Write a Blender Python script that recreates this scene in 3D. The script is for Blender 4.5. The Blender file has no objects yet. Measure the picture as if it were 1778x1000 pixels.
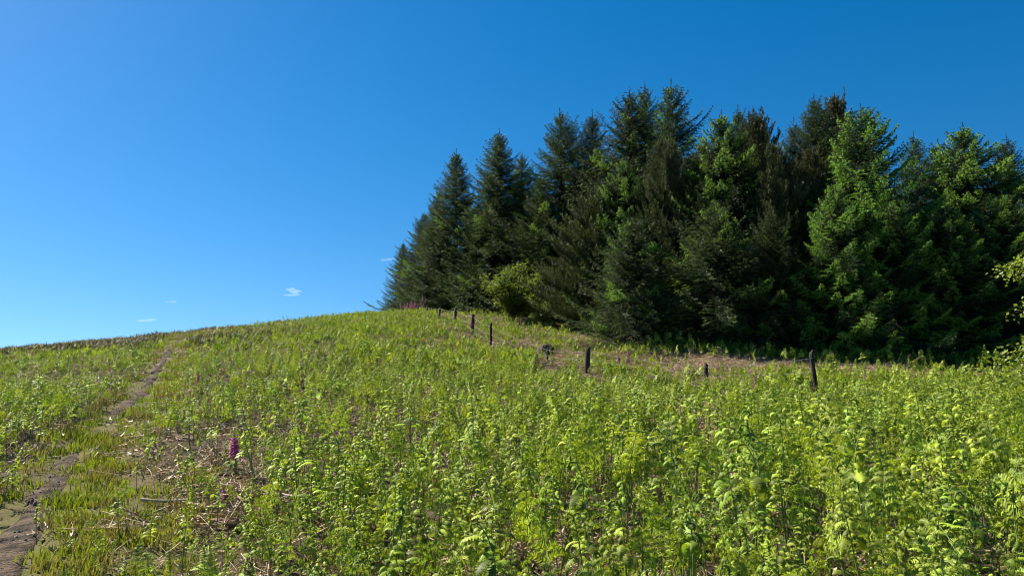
import bpy, math, random
import numpy as np
from mathutils import Vector, Euler

# ------------------------------------------------------------------ camera, sky, sun
sc = bpy.context.scene
F = 1293.0                      # focal length in photo pixels (1778 wide)
PITCH = math.radians(5.3)
EYE = 1.6
cam_d = bpy.data.cameras.new('camera')
cam_d.sensor_width = 36.0
cam_d.lens = 36.0 * F / 1778.0
cam_d.clip_start = 0.05
cam_d.clip_end = 9000.0
cam = bpy.data.objects.new('camera', cam_d)
sc.collection.objects.link(cam)
cam.location = (0, 0, EYE)
cam.rotation_euler = (math.radians(90) + PITCH, 0, 0)
sc.camera = cam

SUN_AZ = math.radians(-60)      # measured from the view direction, minus = left
SUN_EL = math.radians(44)
w = bpy.data.worlds.new('World')
sc.world = w
w.use_nodes = True
nt = w.node_tree
bg = nt.nodes['Background']
sky = nt.nodes.new('ShaderNodeTexSky')
sky.sky_type = 'NISHITA'
sky.sun_disc = False
sky.sun_elevation = SUN_EL
sky.sun_rotation = SUN_AZ
sky.altitude = 300
sky.air_density = 1.0
sky.dust_density = 0.3
sky.ozone_density = 3.0
hs = nt.nodes.new('ShaderNodeHueSaturation')
hs.inputs['Hue'].default_value = 0.497
hs.inputs['Saturation'].default_value = 1.43
hs.inputs['Value'].default_value = 1.0
tcw = nt.nodes.new('ShaderNodeTexCoord'); mpw = nt.nodes.new('ShaderNodeVectorMath'); mpw.operation = 'ADD'
mpw.inputs[1].default_value = (0, 0, .13)
nmw = nt.nodes.new('ShaderNodeVectorMath'); nmw.operation = 'NORMALIZE'
nt.links.new(tcw.outputs['Generated'], mpw.inputs[0]); nt.links.new(mpw.outputs[0], nmw.inputs[0]); nt.links.new(nmw.outputs[0], sky.inputs[0])
nt.links.new(sky.outputs[0], hs.inputs['Color'])
nt.links.new(hs.outputs[0], bg.inputs['Color'])
bg.inputs['Strength'].default_value = 0.055
ld = bpy.data.lights.new('sun', 'SUN')
ld.energy = 5.0
ld.angle = math.radians(0.5)
ld.color = (1.0, 0.94, 0.84)
sun = bpy.data.objects.new('sun', ld)
sc.collection.objects.link(sun)
sdir = Vector((math.sin(SUN_AZ) * math.cos(SUN_EL), math.cos(SUN_AZ) * math.cos(SUN_EL), math.sin(SUN_EL)))
sun.rotation_euler = (-sdir).to_track_quat('-Z', 'Y').to_euler()
sun.location = sdir * 60
sc.view_settings.view_transform = 'Standard'
sc.view_settings.look = 'None'
sc.view_settings.exposure = 1.36
sc.view_settings.gamma = 1.0
sc.render.engine = 'CYCLES'
sc.cycles.filter_width = 1.0
sc.cycles.max_bounces = 6
sc.cycles.diffuse_bounces = 3
sc.cycles.transmission_bounces = 3
sc.cycles.glossy_bounces = 2
sc.cycles.transparent_max_bounces = 6
sc.cycles.volume_bounces = 1

rng = np.random.default_rng(7)
random.seed(7)

# ------------------------------------------------------------------ helpers
def newmesh(name, V, faces_sets, mats=(), matidx=None, smooth=False):
    """V (N,3); faces_sets: list of int arrays (M,k)"""
    V = np.asarray(V, dtype=np.float32).reshape(-1, 3)
    me = bpy.data.meshes.new(name)
    me.vertices.add(len(V))
    me.vertices.foreach_set('co', V.ravel())
    fs = [np.asarray(f, dtype=np.int32) for f in faces_sets if len(f)]
    loops = np.concatenate([f.ravel() for f in fs])
    tot = np.concatenate([np.full(len(f), f.shape[1], dtype=np.int32) for f in fs])
    start = np.concatenate([[0], np.cumsum(tot)[:-1]]).astype(np.int32)
    me.loops.add(len(loops))
    me.loops.foreach_set('vertex_index', loops)
    me.polygons.add(len(tot))
    me.polygons.foreach_set('loop_start', start)
    me.polygons.foreach_set('loop_total', tot)
    if matidx is not None:
        me.polygons.foreach_set('material_index', np.asarray(matidx, dtype=np.int32))
    if smooth:
        me.polygons.foreach_set('use_smooth', np.ones(len(tot), dtype=bool))
    for m in mats:
        me.materials.append(m)
    me.update(calc_edges=True)
    return me

class Geo:
    """collects tris and quads with material indices"""
    def __init__(self):
        self.V = []; self.T = []; self.TM = []; self.Q = []; self.QM = []; self.n = 0
    def verts(self, v):
        v = np.asarray(v, dtype=float).reshape(-1, 3)
        b = self.n; self.V.append(v); self.n += len(v); return b
    def tris(self, v, m=0):
        """v (N,3,3)"""
        v = np.asarray(v, dtype=float)
        if not len(v): return
        b = self.verts(v)
        self.T.append(np.arange(b, b + 3 * len(v)).reshape(-1, 3))
        self.TM.append(np.broadcast_to(np.asarray(m), (len(v),)).copy())
    def quads(self, v, m=0):
        v = np.asarray(v, dtype=float)
        if not len(v): return
        b = self.verts(v)
        self.Q.append(np.arange(b, b + 4 * len(v)).reshape(-1, 4))
        self.QM.append(np.broadcast_to(np.asarray(m), (len(v),)).copy())
    def tube(self, P, R, k=5, m=0, cap=True):
        P = np.asarray(P, dtype=float); R = np.asarray(R, dtype=float)
        n = len(P)
        T = np.gradient(P, axis=0)
        T /= np.linalg.norm(T, axis=1)[:, None] + 1e-9
        ref = np.array([0.31, 0.95, 0.05]) if abs(T[0][2]) > .7 else np.array([0, 0, 1.0])
        A = np.cross(T, ref); A /= np.linalg.norm(A, axis=1)[:, None] + 1e-9
        B = np.cross(T, A)
        th = np.arange(k) * 2 * math.pi / k
        ring = P[:, None, :] + R[:, None, None] * (np.cos(th)[None, :, None] * A[:, None, :] + np.sin(th)[None, :, None] * B[:, None, :])
        b = self.verts(ring.reshape(-1, 3))
        i = np.arange(n - 1)[:, None] * k; j = np.arange(k)[None, :]; j2 = (j + 1) % k
        q = np.stack([b + i + j, b + i + j2, b + i + k + j2, b + i + k + j], -1).reshape(-1, 4)
        self.Q.append(q); self.QM.append(np.full(len(q), m))
        if cap:
            c = self.verts(P[-1] + T[-1] * R[-1] * .3)
            o = b + (n - 1) * k
            t = np.array([[o + a, o + (a + 1) % k, c] for a in range(k)])
            self.T.append(t); self.TM.append(np.full(len(t), m))
    def mesh(self, name, mats, smooth=False):
        V = np.concatenate(self.V)
        fs = []; mi = []
        if self.T: fs.append(np.concatenate(self.T)); mi.append(np.concatenate(self.TM))
        if self.Q: fs.append(np.concatenate(self.Q)); mi.append(np.concatenate(self.QM))
        return newmesh(name, V, fs, mats, np.concatenate(mi), smooth)

def tag(o, label=None, cat=None, group=None, kind=None):
    if label: o['label'] = label
    if cat: o['category'] = cat
    if group: o['group'] = group
    if kind: o['kind'] = kind
    return o
def ob(name, data, parent=None, loc=(0, 0, 0), rot=(0, 0, 0), scale=(1, 1, 1)):
    o = bpy.data.objects.new(name, data)
    sc.collection.objects.link(o)
    o.location = loc; o.rotation_euler = rot; o.scale = scale
    if parent: o.parent = parent
    return o
def nrm(v):
    v = np.asarray(v, dtype=float)
    return v / (np.linalg.norm(v, axis=-1, keepdims=True) + 1e-9)

# ------------------------------------------------------------------ terrain
def ray(px, py):
    """direction of a photo pixel, scaled to unit y"""
    x = (px - 889.0) / F; z = (500.0 - py) / F
    d = np.array([x, math.cos(PITCH) - z * math.sin(PITCH), math.sin(PITCH) + z * math.cos(PITCH)])
    return d / d[1]
def at(px, py, Y):
    d = ray(px, py)
    return np.array([d[0] * Y, Y, EYE + d[2] * Y])

CP = []   # control points (x, y, z relative to the eye)
def col(px, rows):
    for Y, z in rows:
        CP.append(((px - 889.0) / F * Y, Y, z))
for x in (-20, -6, 0, 6, 20):
    CP.append((x, -14, -1.95)); CP.append((x, 0, -1.6))
col(-500, [(8, -1.55), (14, -1.2), (24, -.8), (40, -.7), (60, -1.8), (80, -4)])
col(0, [(6, -1.5), (10, -1.22), (16, -.75), (24, -.1), (32, .12), (40, .12), (60, -.4), (80, -2.5)])
col(300, [(8, -1.35), (12, -.95), (18, -.3), (26, .42), (34, .92), (42, 1.1), (60, .8), (80, -.6)])
col(600, [(8, -1.4), (14, -.9), (20, -.1), (28, .92), (36, 1.62), (46, 2.25), (60, 2.3), (80, 1.6)])
col(889, [(5.5, -1.6), (10, -1.4), (16, -1.15), (22, -.75), (26, -.2), (30, .42), (35, 1.35), (40, 2.15), (46, 2.75), (60, 3.1), (80, 3.0)])
col(1150, [(8, -1.5), (16, -1.25), (22, -1.0), (27, -.15), (31, .55), (38, 1.4), (55, 2.0), (80, 2.0)])
col(1410, [(10, -1.5), (16, -1.35), (21, -1.12), (25, -.55), (28, -.2), (33, .3), (45, 1.0), (70, 1.2)])
col(1778, [(6, -1.55), (10, -1.5), (16, -1.35), (22, -.95), (28, -.38), (34, .1), (45, .5), (70, .6)])
col(2300, [(8, -1.6), (16, -1.5), (26, -1.1), (40, -.6), (70, -.5)])
CP = np.array(CP)
def _k(r2):
    return np.where(r2 > 1e-12, r2 * np.log(r2 + 1e-12), 0.0)
def _fit():
    P = CP[:, :2] / 10.0; n = len(P)
    d2 = ((P[:, None] - P[None]) ** 2).sum(-1)
    A = np.zeros((n + 3, n + 3))
    A[:n, :n] = _k(d2) + np.eye(n) * 0.02
    A[:n, n] = 1; A[:n, n + 1:] = P; A[n, :n] = 1; A[n + 1:, :n] = P.T
    b = np.zeros(n + 3); b[:n] = CP[:, 2]
    return np.linalg.solve(A, b), P
_W, _P = _fit()
def hz(x, y):
    x = np.asarray(x, dtype=float); y = np.asarray(y, dtype=float)
    sh = np.broadcast(x, y).shape
    xf = np.broadcast_to(x, sh).ravel(); yf = np.broadcast_to(y, sh).ravel()
    out = np.empty(len(xf))
    for i in range(0, len(xf), 20000):
        X = np.clip(xf[i:i + 20000], -90, 90) / 10; Y = np.clip(yf[i:i + 20000], -40, 110) / 10
        d2 = (X[:, None] - _P[None, :, 0]) ** 2 + (Y[:, None] - _P[None, :, 1]) ** 2
        out[i:i + 20000] = _k(d2) @ _W[:-3] + _W[-3] + _W[-2] * X + _W[-1] * Y
    r = np.hypot(xf, yf - 20)
    t = np.clip((r - 60) / 70, 0, 1); t = t * t * (3 - 2 * t)
    far = -16 + 5 * np.sin(xf * .004) * np.cos(yf * .005)
    b = (.045 * np.sin(xf * 2.1 + 1.3 * np.sin(yf * .9)) * np.sin(yf * 1.7 + .6 * np.sin(xf * 1.3))
         + .07 * np.sin(xf * .83 + yf * .37 + 1) * np.sin(yf * .71 - xf * .29)
         + .02 * np.sin(xf * 4.3 + yf * 2.2) * np.sin(yf * 3.7 - xf * 1.1))
    return (EYE + out * (1 - t) + far * t + b * (1 - t)).reshape(sh)
def hz1(x, y):
    return float(hz(np.array([x]), np.array([y]))[0])
def hit(px, py, extra=0.0):
    """first terrain point on the ray through a photo pixel"""
    d = ray(px, py)
    Y = np.linspace(3, 75, 1500)
    below = EYE + d[2] * Y < hz(d[0] * Y, Y) + extra
    if not below.any(): return None
    Yh = Y[np.argmax(below)]
    return np.array([d[0] * Yh, Yh, hz1(d[0] * Yh, Yh)])

# value noise for masks
class VN:
    def __init__(s, seed, cell):
        s.g = np.random.default_rng(seed).random((256, 256)); s.c = cell
    def __call__(s, x, y):
        X = np.asarray(x) / s.c + 64; Y = np.asarray(y) / s.c + 64
        xi = np.floor(X).astype(int); yi = np.floor(Y).astype(int)
        fx = X - xi; fy = Y - yi
        fx = fx * fx * (3 - 2 * fx); fy = fy * fy * (3 - 2 * fy)
        g = s.g; a = xi % 256; b = yi % 256; a2 = (xi + 1) % 256; b2 = (yi + 1) % 256
        return (g[a, b] * (1 - fx) + g[a2, b] * fx) * (1 - fy) + (g[a, b2] * (1 - fx) + g[a2, b2] * fx) * fy
n1, n2, n3, n4 = VN(1, 3.1), VN(2, 1.2), VN(3, .45), VN(4, 5.5)
def sm(x, a, b):
    t = np.clip((x - a) / (b - a), 0, 1); return t * t * (3 - 2 * t)

# the path: centreline from photo pixels
path_px = [(-40, 1120), (5, 985), (42, 912), (78, 862), (112, 812), (140, 775), (172, 745), (205, 715), (240, 690), (262, 660), (282, 632), (296, 606)]
PATH = []
for p in path_px:
    h_ = hit(p[0], p[1])
    if h_ is not None: PATH.append(h_[:2])
PATH = np.array(PATH)
d_ = nrm(PATH[-1] - PATH[-2]); PATH = np.vstack([PATH, PATH[-1] + d_ * 6, PATH[-1] + d_ * 14])
d_ = nrm(PATH[0] - PATH[1]); PATH = np.vstack([PATH[0] + d_ * 8, PATH[0] + d_ * 3, PATH])
GAPY = float(hit(165, 752)[1])
def path_dist(x, y):
    x = np.asarray(x, dtype=float); y = np.asarray(y, dtype=float)
    best = np.full(x.shape, 1e9)
    for a, b in zip(PATH[:-1], PATH[1:]):
        ab = b - a; L2 = (ab ** 2).sum()
        t = np.clip(((x - a[0]) * ab[0] + (y - a[1]) * ab[1]) / L2, 0, 1)
        best = np.minimum(best, np.hypot(x - a[0] - t * ab[0], y - a[1] - t * ab[1]))
    return best

FOXY = [(*hit(px_, py_, h_)[:2], r_) for px_, py_, h_, r_ in ((408, 742, .52, .18), (343, 640, .5, .2), (378, 668, .4, .2), (388, 845, .3, .1))]
# fence posts: pixel column, pixel row of the top, depth, lean, width, height
POSTS = [(1408, 611, 20.8, (-.10, .16), .115, 1.22), (1226, 631, 22.4, (0, .01), .11, 1.12), (1020, 604, 24.6, (0, -.02), .125, 1.15),
         (951, 603, 26.4, (.04, -.03), .09, 1.12), (853, 561, 29.2, (.05, -.03), .09, 1.2), (822, 546, 31.6, (0, -.06), .095, 1.2),
         (792, 534, 34.2, (.03, -.06), .11, 1.22), (765, 533, 37.2, (-.05, -.12), .09, 1.15), (742, 531, 41.0, (0, -.05), .085, 1.15),
         (727, 530, 45.0, (0, -.05), .1, 1.1), (694, 527, 50.5, (0, .05), .08, 1.05)]
FL = np.array([[(p[0] - 889) / F * p[2], p[2]] for p in POSTS])
FLx = np.vstack([[FL[0] + np.array([14, -1.5])], FL])
def fence_side(x, y):
    """distance behind the fence (positive: towards the wood)"""
    fy = np.interp(np.asarray(x), FLx[::-1, 0], FLx[::-1, 1])
    return np.asarray(y) - fy

def pxcol(x, y):
    return 889 + F * np.asarray(x) / np.maximum(np.asarray(y), 2.0)

def wood_edge(x):
    """y where the wood begins, as a function of x"""
    return np.interp(x, [-9, -6.5, -4, 0, 2, 4, 7, 12, 17, 22, 30], [51, 47, 42, 38, 33, 29.3, 28.8, 28.2, 27.4, 27, 26])

def turf_mask(x, y):
    c = pxcol(x, y)
    m = sm(c, 660, 330) * sm(y, 17, 26) * .95
    pd = path_dist(x, y)
    right = x > np.interp(y, PATH[:, 1], PATH[:, 0])
    m = np.maximum(m, right * sm(c, 470, 250) * sm(y, 15, 9) * (.75 * sm(n1(x, y), .25, .6)))
    m = np.where(right, m, m * sm(y, 17, 23))
    m = np.maximum(m, .62 * sm(fence_side(x, y), -.5, .8) * sm(x, 9, 5) * sm(n2(x, y), .15, .5))
    return np.clip(np.maximum(m, np.where(right, sm(pd, 1.1, .4), .5 * sm(pd, .6, .3))), 0, 1)
def litter_mask(x, y):
    fs = fence_side(x, y); we = wood_edge(x) - y
    bank = sm(we, 5.0, 3.8) * sm(x, 3, 7)
    c = pxcol(x, y)
    back = sm(fs, -.5, 1) * .25 * sm(n2(x, y), .3, .6)
    near = sm(n1(x + 9, y), .62, .8) * .5
    ln = sm(c, 540, 400) * sm(y, 12, 8) * sm(c, 170, 300) * sm(n2(x, y), .3, .6) * .3
    return np.clip(np.maximum.reduce([bank, back, near, ln]), 0, 1)
def bracken_density(x, y):
    """plants per square metre"""
    c = pxcol(x, y); fs = fence_side(x, y); we = wood_edge(x) - y
    d = np.interp(y, [6, 12, 20], [36.0, 46.0, 52.0]) * np.ones(np.shape(x))
    d *= .22 + .88 * sm(.5 * n1(x, y) + .5 * n2(x + 3, y - 7), .22, .58)
    d *= 1 - .5 * sm(c, 520, 250) * sm(y, 20, 27)
    t = turf_mask(x, y)
    d *= 1 - .93 * t * sm(n2(x + 5, y) + .25 * n4(x, y), 1.15, .75)
    d *= 1 - .93 * litter_mask(x, y) * sm(we, .6, 1.6)
    d *= 1 - .2 * sm(fs, 0, 1.2)
    d *= sm(path_dist(x, y), .12, .34)
    d *= sm(we, -2.6, -.4)
    for fx_, fy_, rr_ in FOXY:
        d *= 1 - .93 * (np.abs(x - fx_ * y / fy_) < rr_) * (y < fy_ + .1) * (y > fy_ - 3.2 * rr_ - .5)
    for q in POSTS[:6]:
        qx, qy = (q[0] - 889) / F * q[2], q[2]
        d *= 1 - .9 * (np.abs(x - qx * y / qy) < (.45 if q[2] < 27 else .32)) * (y < qy + .2) * (y > qy - (4.0 if q[2] < 27 else 1.6))
    return d

# ------------------------------------------------------------------ materials
def mat(name):
    m = bpy.data.materials.new(name); m.use_nodes = True
    m.node_tree.nodes.clear()
    return m, m.node_tree
def N(t, k, **kw):
    n = t.nodes.new('ShaderNode' + k)
    for a, v in kw.items():
        if a in n.inputs.keys(): n.inputs[a].default_value = v
        else: setattr(n, a, v)
    return n
def leaf_mat(name, c1, c2, trans=.45, rough=.5, ns=3.0, vmul=.35, tmul=1.6, spec=.3, patch=.12):
    m, t = mat(name)
    out = N(t, 'OutputMaterial')
    oi = N(t, 'ObjectInfo'); geo = N(t, 'NewGeometry')
    noise = N(t, 'TexNoise'); noise.inputs['Scale'].default_value = ns; noise.inputs['Detail'].default_value = 3
    t.links.new(geo.outputs['Position'], noise.inputs['Vector'])
    add = N(t, 'Math', operation='MULTIPLY_ADD')
    t.links.new(oi.outputs['Random'], add.inputs[0]); add.inputs[1].default_value = .7
    rn = N(t, 'MapRange'); rn.inputs['From Min'].default_value = .3; rn.inputs['From Max'].default_value = .7
    rn.inputs['To Min'].default_value = -.2; rn.inputs['To Max'].default_value = .5
    t.links.new(noise.outputs[0], rn.inputs[0]); t.links.new(rn.outputs[0], add.inputs[2])
    mix = N(t, 'Mix', data_type='RGBA')
    mix.inputs[6].default_value = (*c1, 1); mix.inputs[7].default_value = (*c2, 1)
    t.links.new(add.outputs[0], mix.inputs[0])
    # per leaf-island brightness
    hsv = N(t, 'HueSaturation')
    vr = N(t, 'MapRange'); vr.inputs['To Min'].default_value = 1 - vmul; vr.inputs['To Max'].default_value = 1 + vmul
    t.links.new(geo.outputs['Random Per Island'], vr.inputs[0]); t.links.new(vr.outputs[0], hsv.inputs['Value'])
    hr = N(t, 'MapRange'); hr.inputs['To Min'].default_value = .5 - .015; hr.inputs['To Max'].default_value = .5 + .015
    t.links.new(oi.outputs['Random'], hr.inputs[0]); t.links.new(hr.outputs[0], hsv.inputs['Hue'])
    t.links.new(mix.outputs[2], hsv.inputs['Color'])
    p = N(t, 'BsdfPrincipled'); p.inputs['Roughness'].default_value = rough
    p.inputs['Specular IOR Level'].default_value = spec
    t.links.new(hsv.outputs[0], p.inputs['Base Color'])
    tr = N(t, 'BsdfTranslucent')
    sc2 = N(t, 'VectorMath', operation='MULTIPLY'); sc2.inputs[1].default_value = (tmul, tmul, tmul * .45)
    t.links.new(hsv.outputs[0], sc2.inputs[0]); t.links.new(sc2.outputs[0], tr.inputs['Color'])
    ms = N(t, 'MixShader'); ms.inputs[0].default_value = trans
    t.links.new(p.outputs[0], ms.inputs[1]); t.links.new(tr.outputs[0], ms.inputs[2])
    t.links.new(ms.outputs[0], out.inputs[0])
    return m
def solid_mat(name, c1, c2, rough=.8, scale=20.0, bump=.3, stretch=(1, 1, 1)):
    m, t = mat(name)
    out = N(t, 'OutputMaterial'); p = N(t, 'BsdfPrincipled'); p.inputs['Roughness'].default_value = rough
    p.inputs['Specular IOR Level'].default_value = .2
    tc = N(t, 'TexCoord'); mp = N(t, 'Mapping'); mp.inputs['Scale'].default_value = stretch
    no = N(t, 'TexNoise'); no.inputs['Scale'].default_value = scale; no.inputs['Detail'].default_value = 6
    t.links.new(tc.outputs['Object'], mp.inputs[0]); t.links.new(mp.outputs[0], no.inputs['Vector'])
    oi = N(t, 'ObjectInfo')
    mr = N(t, 'MapRange'); mr.inputs['From Min'].default_value = .35; mr.inputs['From Max'].default_value = .65
    t.links.new(no.outputs[0], mr.inputs[0])
    mix = N(t, 'Mix', data_type='RGBA'); mix.inputs[6].default_value = (*c1, 1); mix.inputs[7].default_value = (*c2, 1)
    t.links.new(mr.outputs[0], mix.inputs[0])
    hsv = N(t, 'HueSaturation'); vr = N(t, 'MapRange'); vr.inputs['To Min'].default_value = .75; vr.inputs['To Max'].default_value = 1.25
    t.links.new(oi.outputs['Random'], vr.inputs[0]); t.links.new(vr.outputs[0], hsv.inputs['Value'])
    t.links.new(mix.outputs[2], hsv.inputs['Color']); t.links.new(hsv.outputs[0], p.inputs['Base Color'])
    bp = N(t, 'Bump'); bp.inputs['Strength'].default_value = bump; bp.inputs['Distance'].default_value = .06
    t.links.new(no.outputs[0], bp.inputs['Height']); t.links.new(bp.outputs[0], p.inputs['Normal'])
    t.links.new(p.outputs[0], out.inputs[0])
    return m

M = {}
M['bracken'] = leaf_mat('bracken_leaf', (.155, .275, .026), (.345, .375, .036), trans=.25, ns=1.1, vmul=.75, tmul=1.35, rough=.55, spec=.22)
M['bracken_tip'] = leaf_mat('bracken_tip', (.20, .29, .028), (.29, .31, .035), trans=.4, ns=.8, vmul=.4, tmul=1.2)
M['stalk'] = leaf_mat('bracken_stalk', (.075, .135, .025), (.14, .19, .04), trans=.0, vmul=.2)
M['grass'] = leaf_mat('grass_blade', (.11, .17, .012), (.23, .23, .03), trans=.35, ns=.6, vmul=.4, tmul=1.3)
M['drygrass'] = leaf_mat('dry_grass_blade', (.17, .155, .045), (.30, .25, .09), trans=.25, ns=.6, vmul=.4, tmul=1.2)
M['straw'] = leaf_mat('dead_bracken', (.24, .165, .10), (.46, .335, .20), trans=.06, ns=2, vmul=.55, tmul=1.0)
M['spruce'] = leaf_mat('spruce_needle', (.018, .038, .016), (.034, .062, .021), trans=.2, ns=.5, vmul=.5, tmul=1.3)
M['spruce_lit'] = leaf_mat('spruce_lit_new_growth', (.15, .28, .042), (.23, .36, .055), trans=.3, ns=.5, vmul=.4, tmul=1.4)  # new shoots, with the sunlit brightness of the boughs put into the colour
M['spruce_mid'] = leaf_mat('spruce_mid_needle', (.075, .112, .034), (.105, .142, .042), trans=.22, ns=.5, vmul=.4, tmul=1.3)  # lighter needles mixed in at random, mostly towards the twig ends
M['pine'] = leaf_mat('pine_needle', (.036, .050, .019), (.060, .072, .024), trans=.18, ns=.5, vmul=.5, tmul=1.2)
M['pine_tip'] = leaf_mat('pine_candle', (.078, .088, .034), (.10, .115, .04), trans=.18, ns=.6, vmul=.4, tmul=1.2)
M['shrub'] = leaf_mat('shrub_leaf', (.10, .155, .030), (.15, .195, .036), trans=.4, ns=1.0, vmul=.4, tmul=1.4)
M['sapling'] = leaf_mat('birch_leaf', (.14, .20, .03), (.22, .27, .045), trans=.4, ns=1.0, vmul=.35, tmul=1.4)
M['foxpink'] = leaf_mat('foxglove_bell', (.34, .06, .26), (.45, .15, .33), trans=.3, ns=2.0, vmul=.3, tmul=1.2)
M['foxbud'] = leaf_mat('foxglove_bud', (.16, .08, .08), (.2, .13, .09), trans=.1, ns=2.0, vmul=.3)
M['bark'] = solid_mat('bark', (.03, .022, .016), (.075, .06, .045), .9, 12, .6)
M['post'] = solid_mat('weathered_post_wood', (.018, .014, .011), (.06, .05, .042), .9, 6, .6, (6, 6, .7))
M['wire'] = solid_mat('wire_metal', (.25, .24, .22), (.4, .38, .35), .5, 30, .1)
M['turf'] = solid_mat('dark_peat_turf', (.02, .016, .012), (.06, .05, .03), .95, 9, 1.0)
M['stone'] = solid_mat('lichened_stone', (.16, .15, .13), (.36, .33, .28), .9, 8, .6)
M['deadwood'] = solid_mat('bleached_wood', (.22, .18, .13), (.42, .36, .28), .85, 10, .4)

def ground_mat():
    m, t = mat('ground_soil_and_litter')
    out = N(t, 'OutputMaterial'); p = N(t, 'BsdfPrincipled'); p.inputs['Roughness'].default_value = .95
    p.inputs['Specular IOR Level'].default_value = .1
    geo = N(t, 'NewGeometry')
    def noise(s, d=8, r=.6):
        n = N(t, 'TexNoise'); n.inputs['Scale'].default_value = s; n.inputs['Detail'].default_value = d; n.inputs['Roughness'].default_value = r
        t.links.new(geo.outputs['Position'], n.inputs['Vector']); return n
    a, b, c = noise(.8), noise(6), noise(28, 10, .7)
    def mixc(fac, x, y):
        mx = N(t, 'Mix', data_type='RGBA')
        if isinstance(fac, float): mx.inputs[0].default_value = fac
        else: t.links.new(fac, mx.inputs[0])
        for i, v in ((6, x), (7, y)):
            if isinstance(v, tuple): mx.inputs[i].default_value = (*v, 1)
            else: t.links.new(v, mx.inputs[i])
        return mx.outputs[2]
    def ramp(o, lo, hi):
        mr = N(t, 'MapRange'); mr.inputs['From Min'].default_value = lo; mr.inputs['From Max'].default_value = hi
        t.links.new(o, mr.inputs[0]); return mr.outputs[0]
    soil = mixc(ramp(c.outputs[0], .35, .68), (.030, .022, .014), (.11, .075, .045))
    soil = mixc(ramp(b.outputs[0], .45, .7), soil, (.10, .085, .035))
    moss = mixc(ramp(c.outputs[0], .35, .65), (.06, .075, .016), (.17, .17, .035))
    moss = mixc(ramp(b.outputs[0], .4, .7), moss, (.17, .14, .06))
    litter = mixc(ramp(c.outputs[0], .35, .65), (.11, .075, .042), (.32, .235, .14))
    at1 = N(t, 'Attribute'); at1.attribute_name = 'turf'
    at2 = N(t, 'Attribute'); at2.attribute_name = 'litter'
    r1 = N(t, 'Math', operation='MULTIPLY'); t.links.new(at1.outputs['Fac'], r1.inputs[0]); r1.inputs[1].default_value = .92
    o = mixc(r1.outputs[0], soil, moss)
    o = mixc(at2.outputs['Fac'], o, litter)
    t.links.new(o, p.inputs['Base Color'])
    bp = N(t, 'Bump'); bp.inputs['Strength'].default_value = .8; bp.inputs['Distance'].default_value = .05
    t.links.new(c.outputs[0], bp.inputs['Height']); t.links.new(bp.outputs[0], p.inputs['Normal'])
    t.links.new(p.outputs[0], out.inputs[0])
    return m
def path_mat():
    m, t = mat('trodden_earth')
    out = N(t, 'OutputMaterial'); p = N(t, 'BsdfPrincipled'); p.inputs['Roughness'].default_value = .95
    p.inputs['Specular IOR Level'].default_value = .1
    geo = N(t, 'NewGeometry')
    n1_ = N(t, 'TexNoise'); n1_.inputs['Scale'].default_value = 5; n1_.inputs['Detail'].default_value = 8
    n2_ = N(t, 'TexNoise'); n2_.inputs['Scale'].default_value = 35; n2_.inputs['Detail'].default_value = 8
    for n in (n1_, n2_): t.links.new(geo.outputs['Position'], n.inputs['Vector'])
    mx = N(t, 'Mix', data_type='RGBA'); mx.inputs[6].default_value = (.028, .021, .014, 1); mx.inputs[7].default_value = (.115, .082, .055, 1)
    mr = N(t, 'MapRange'); mr.inputs['From Min'].default_value = .36; mr.inputs['From Max'].default_value = .6
    t.links.new(n1_.outputs[0], mr.inputs[0]); t.links.new(mr.outputs[0], mx.inputs[0])
    mx2 = N(t, 'Mix', data_type='RGBA', blend_type='MULTIPLY'); mx2.inputs[0].default_value = .7
    t.links.new(mx.outputs[2], mx2.inputs[6]); 
    mr2 = N(t, 'MapRange'); mr2.inputs['From Min'].default_value = .35; mr2.inputs['From Max'].default_value = .6; mr2.inputs['To Min'].default_value = .5; mr2.inputs['To Max'].default_value = 1.15
    t.links.new(n2_.outputs[0], mr2.inputs[0]); t.links.new(mr2.outputs[0], mx2.inputs[7])
    t.links.new(mx2.outputs[2], p.inputs['Base Color'])
    bp = N(t, 'Bump'); bp.inputs['Strength'].default_value = 1; bp.inputs['Distance'].default_value = .04
    t.links.new(n2_.outputs[0], bp.inputs['Height']); t.links.new(bp.outputs[0], p.inputs['Normal'])
    t.links.new(p.outputs[0], out.inputs[0])
    return m

# ------------------------------------------------------------------ the ground sheet
def geom(a, b, n):
    return list(a * (b / a) ** (np.arange(n) / (n - 1)))
xs = np.array([-v for v in geom(46, 3500, 16)[::-1]] + list(np.arange(-45.7, 45.8, .3)) + geom(46, 3500, 16))
ys = np.array([-v for v in geom(12, 3500, 16)[::-1]] + list(np.arange(-11.7, 78, .3)) + geom(78.5, 3500, 16))
GX, GY = np.meshgrid(xs, ys)
GZ = hz(GX, GY)
nx, ny = len(xs), len(ys)
ii = (np.arange(ny - 1)[:, None] * nx + np.arange(nx - 1)[None, :]).ravel()
Fq = np.stack([ii, ii + 1, ii + nx + 1, ii + nx], -1)
gm = newmesh('ground', np.stack([GX, GY, GZ], -1).reshape(-1, 3), [Fq], [ground_mat()], smooth=True)
for nm, fn in (('turf', turf_mask), ('litter', litter_mask)):
    at_ = gm.attributes.new(nm, 'FLOAT', 'POINT')
    v = np.clip(fn(GX, GY), 0, 1)
    at_.data.foreach_set('value', v.ravel().astype(np.float32))
ground = tag(ob('ground', gm), kind='structure')

PATH_C = []
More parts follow.
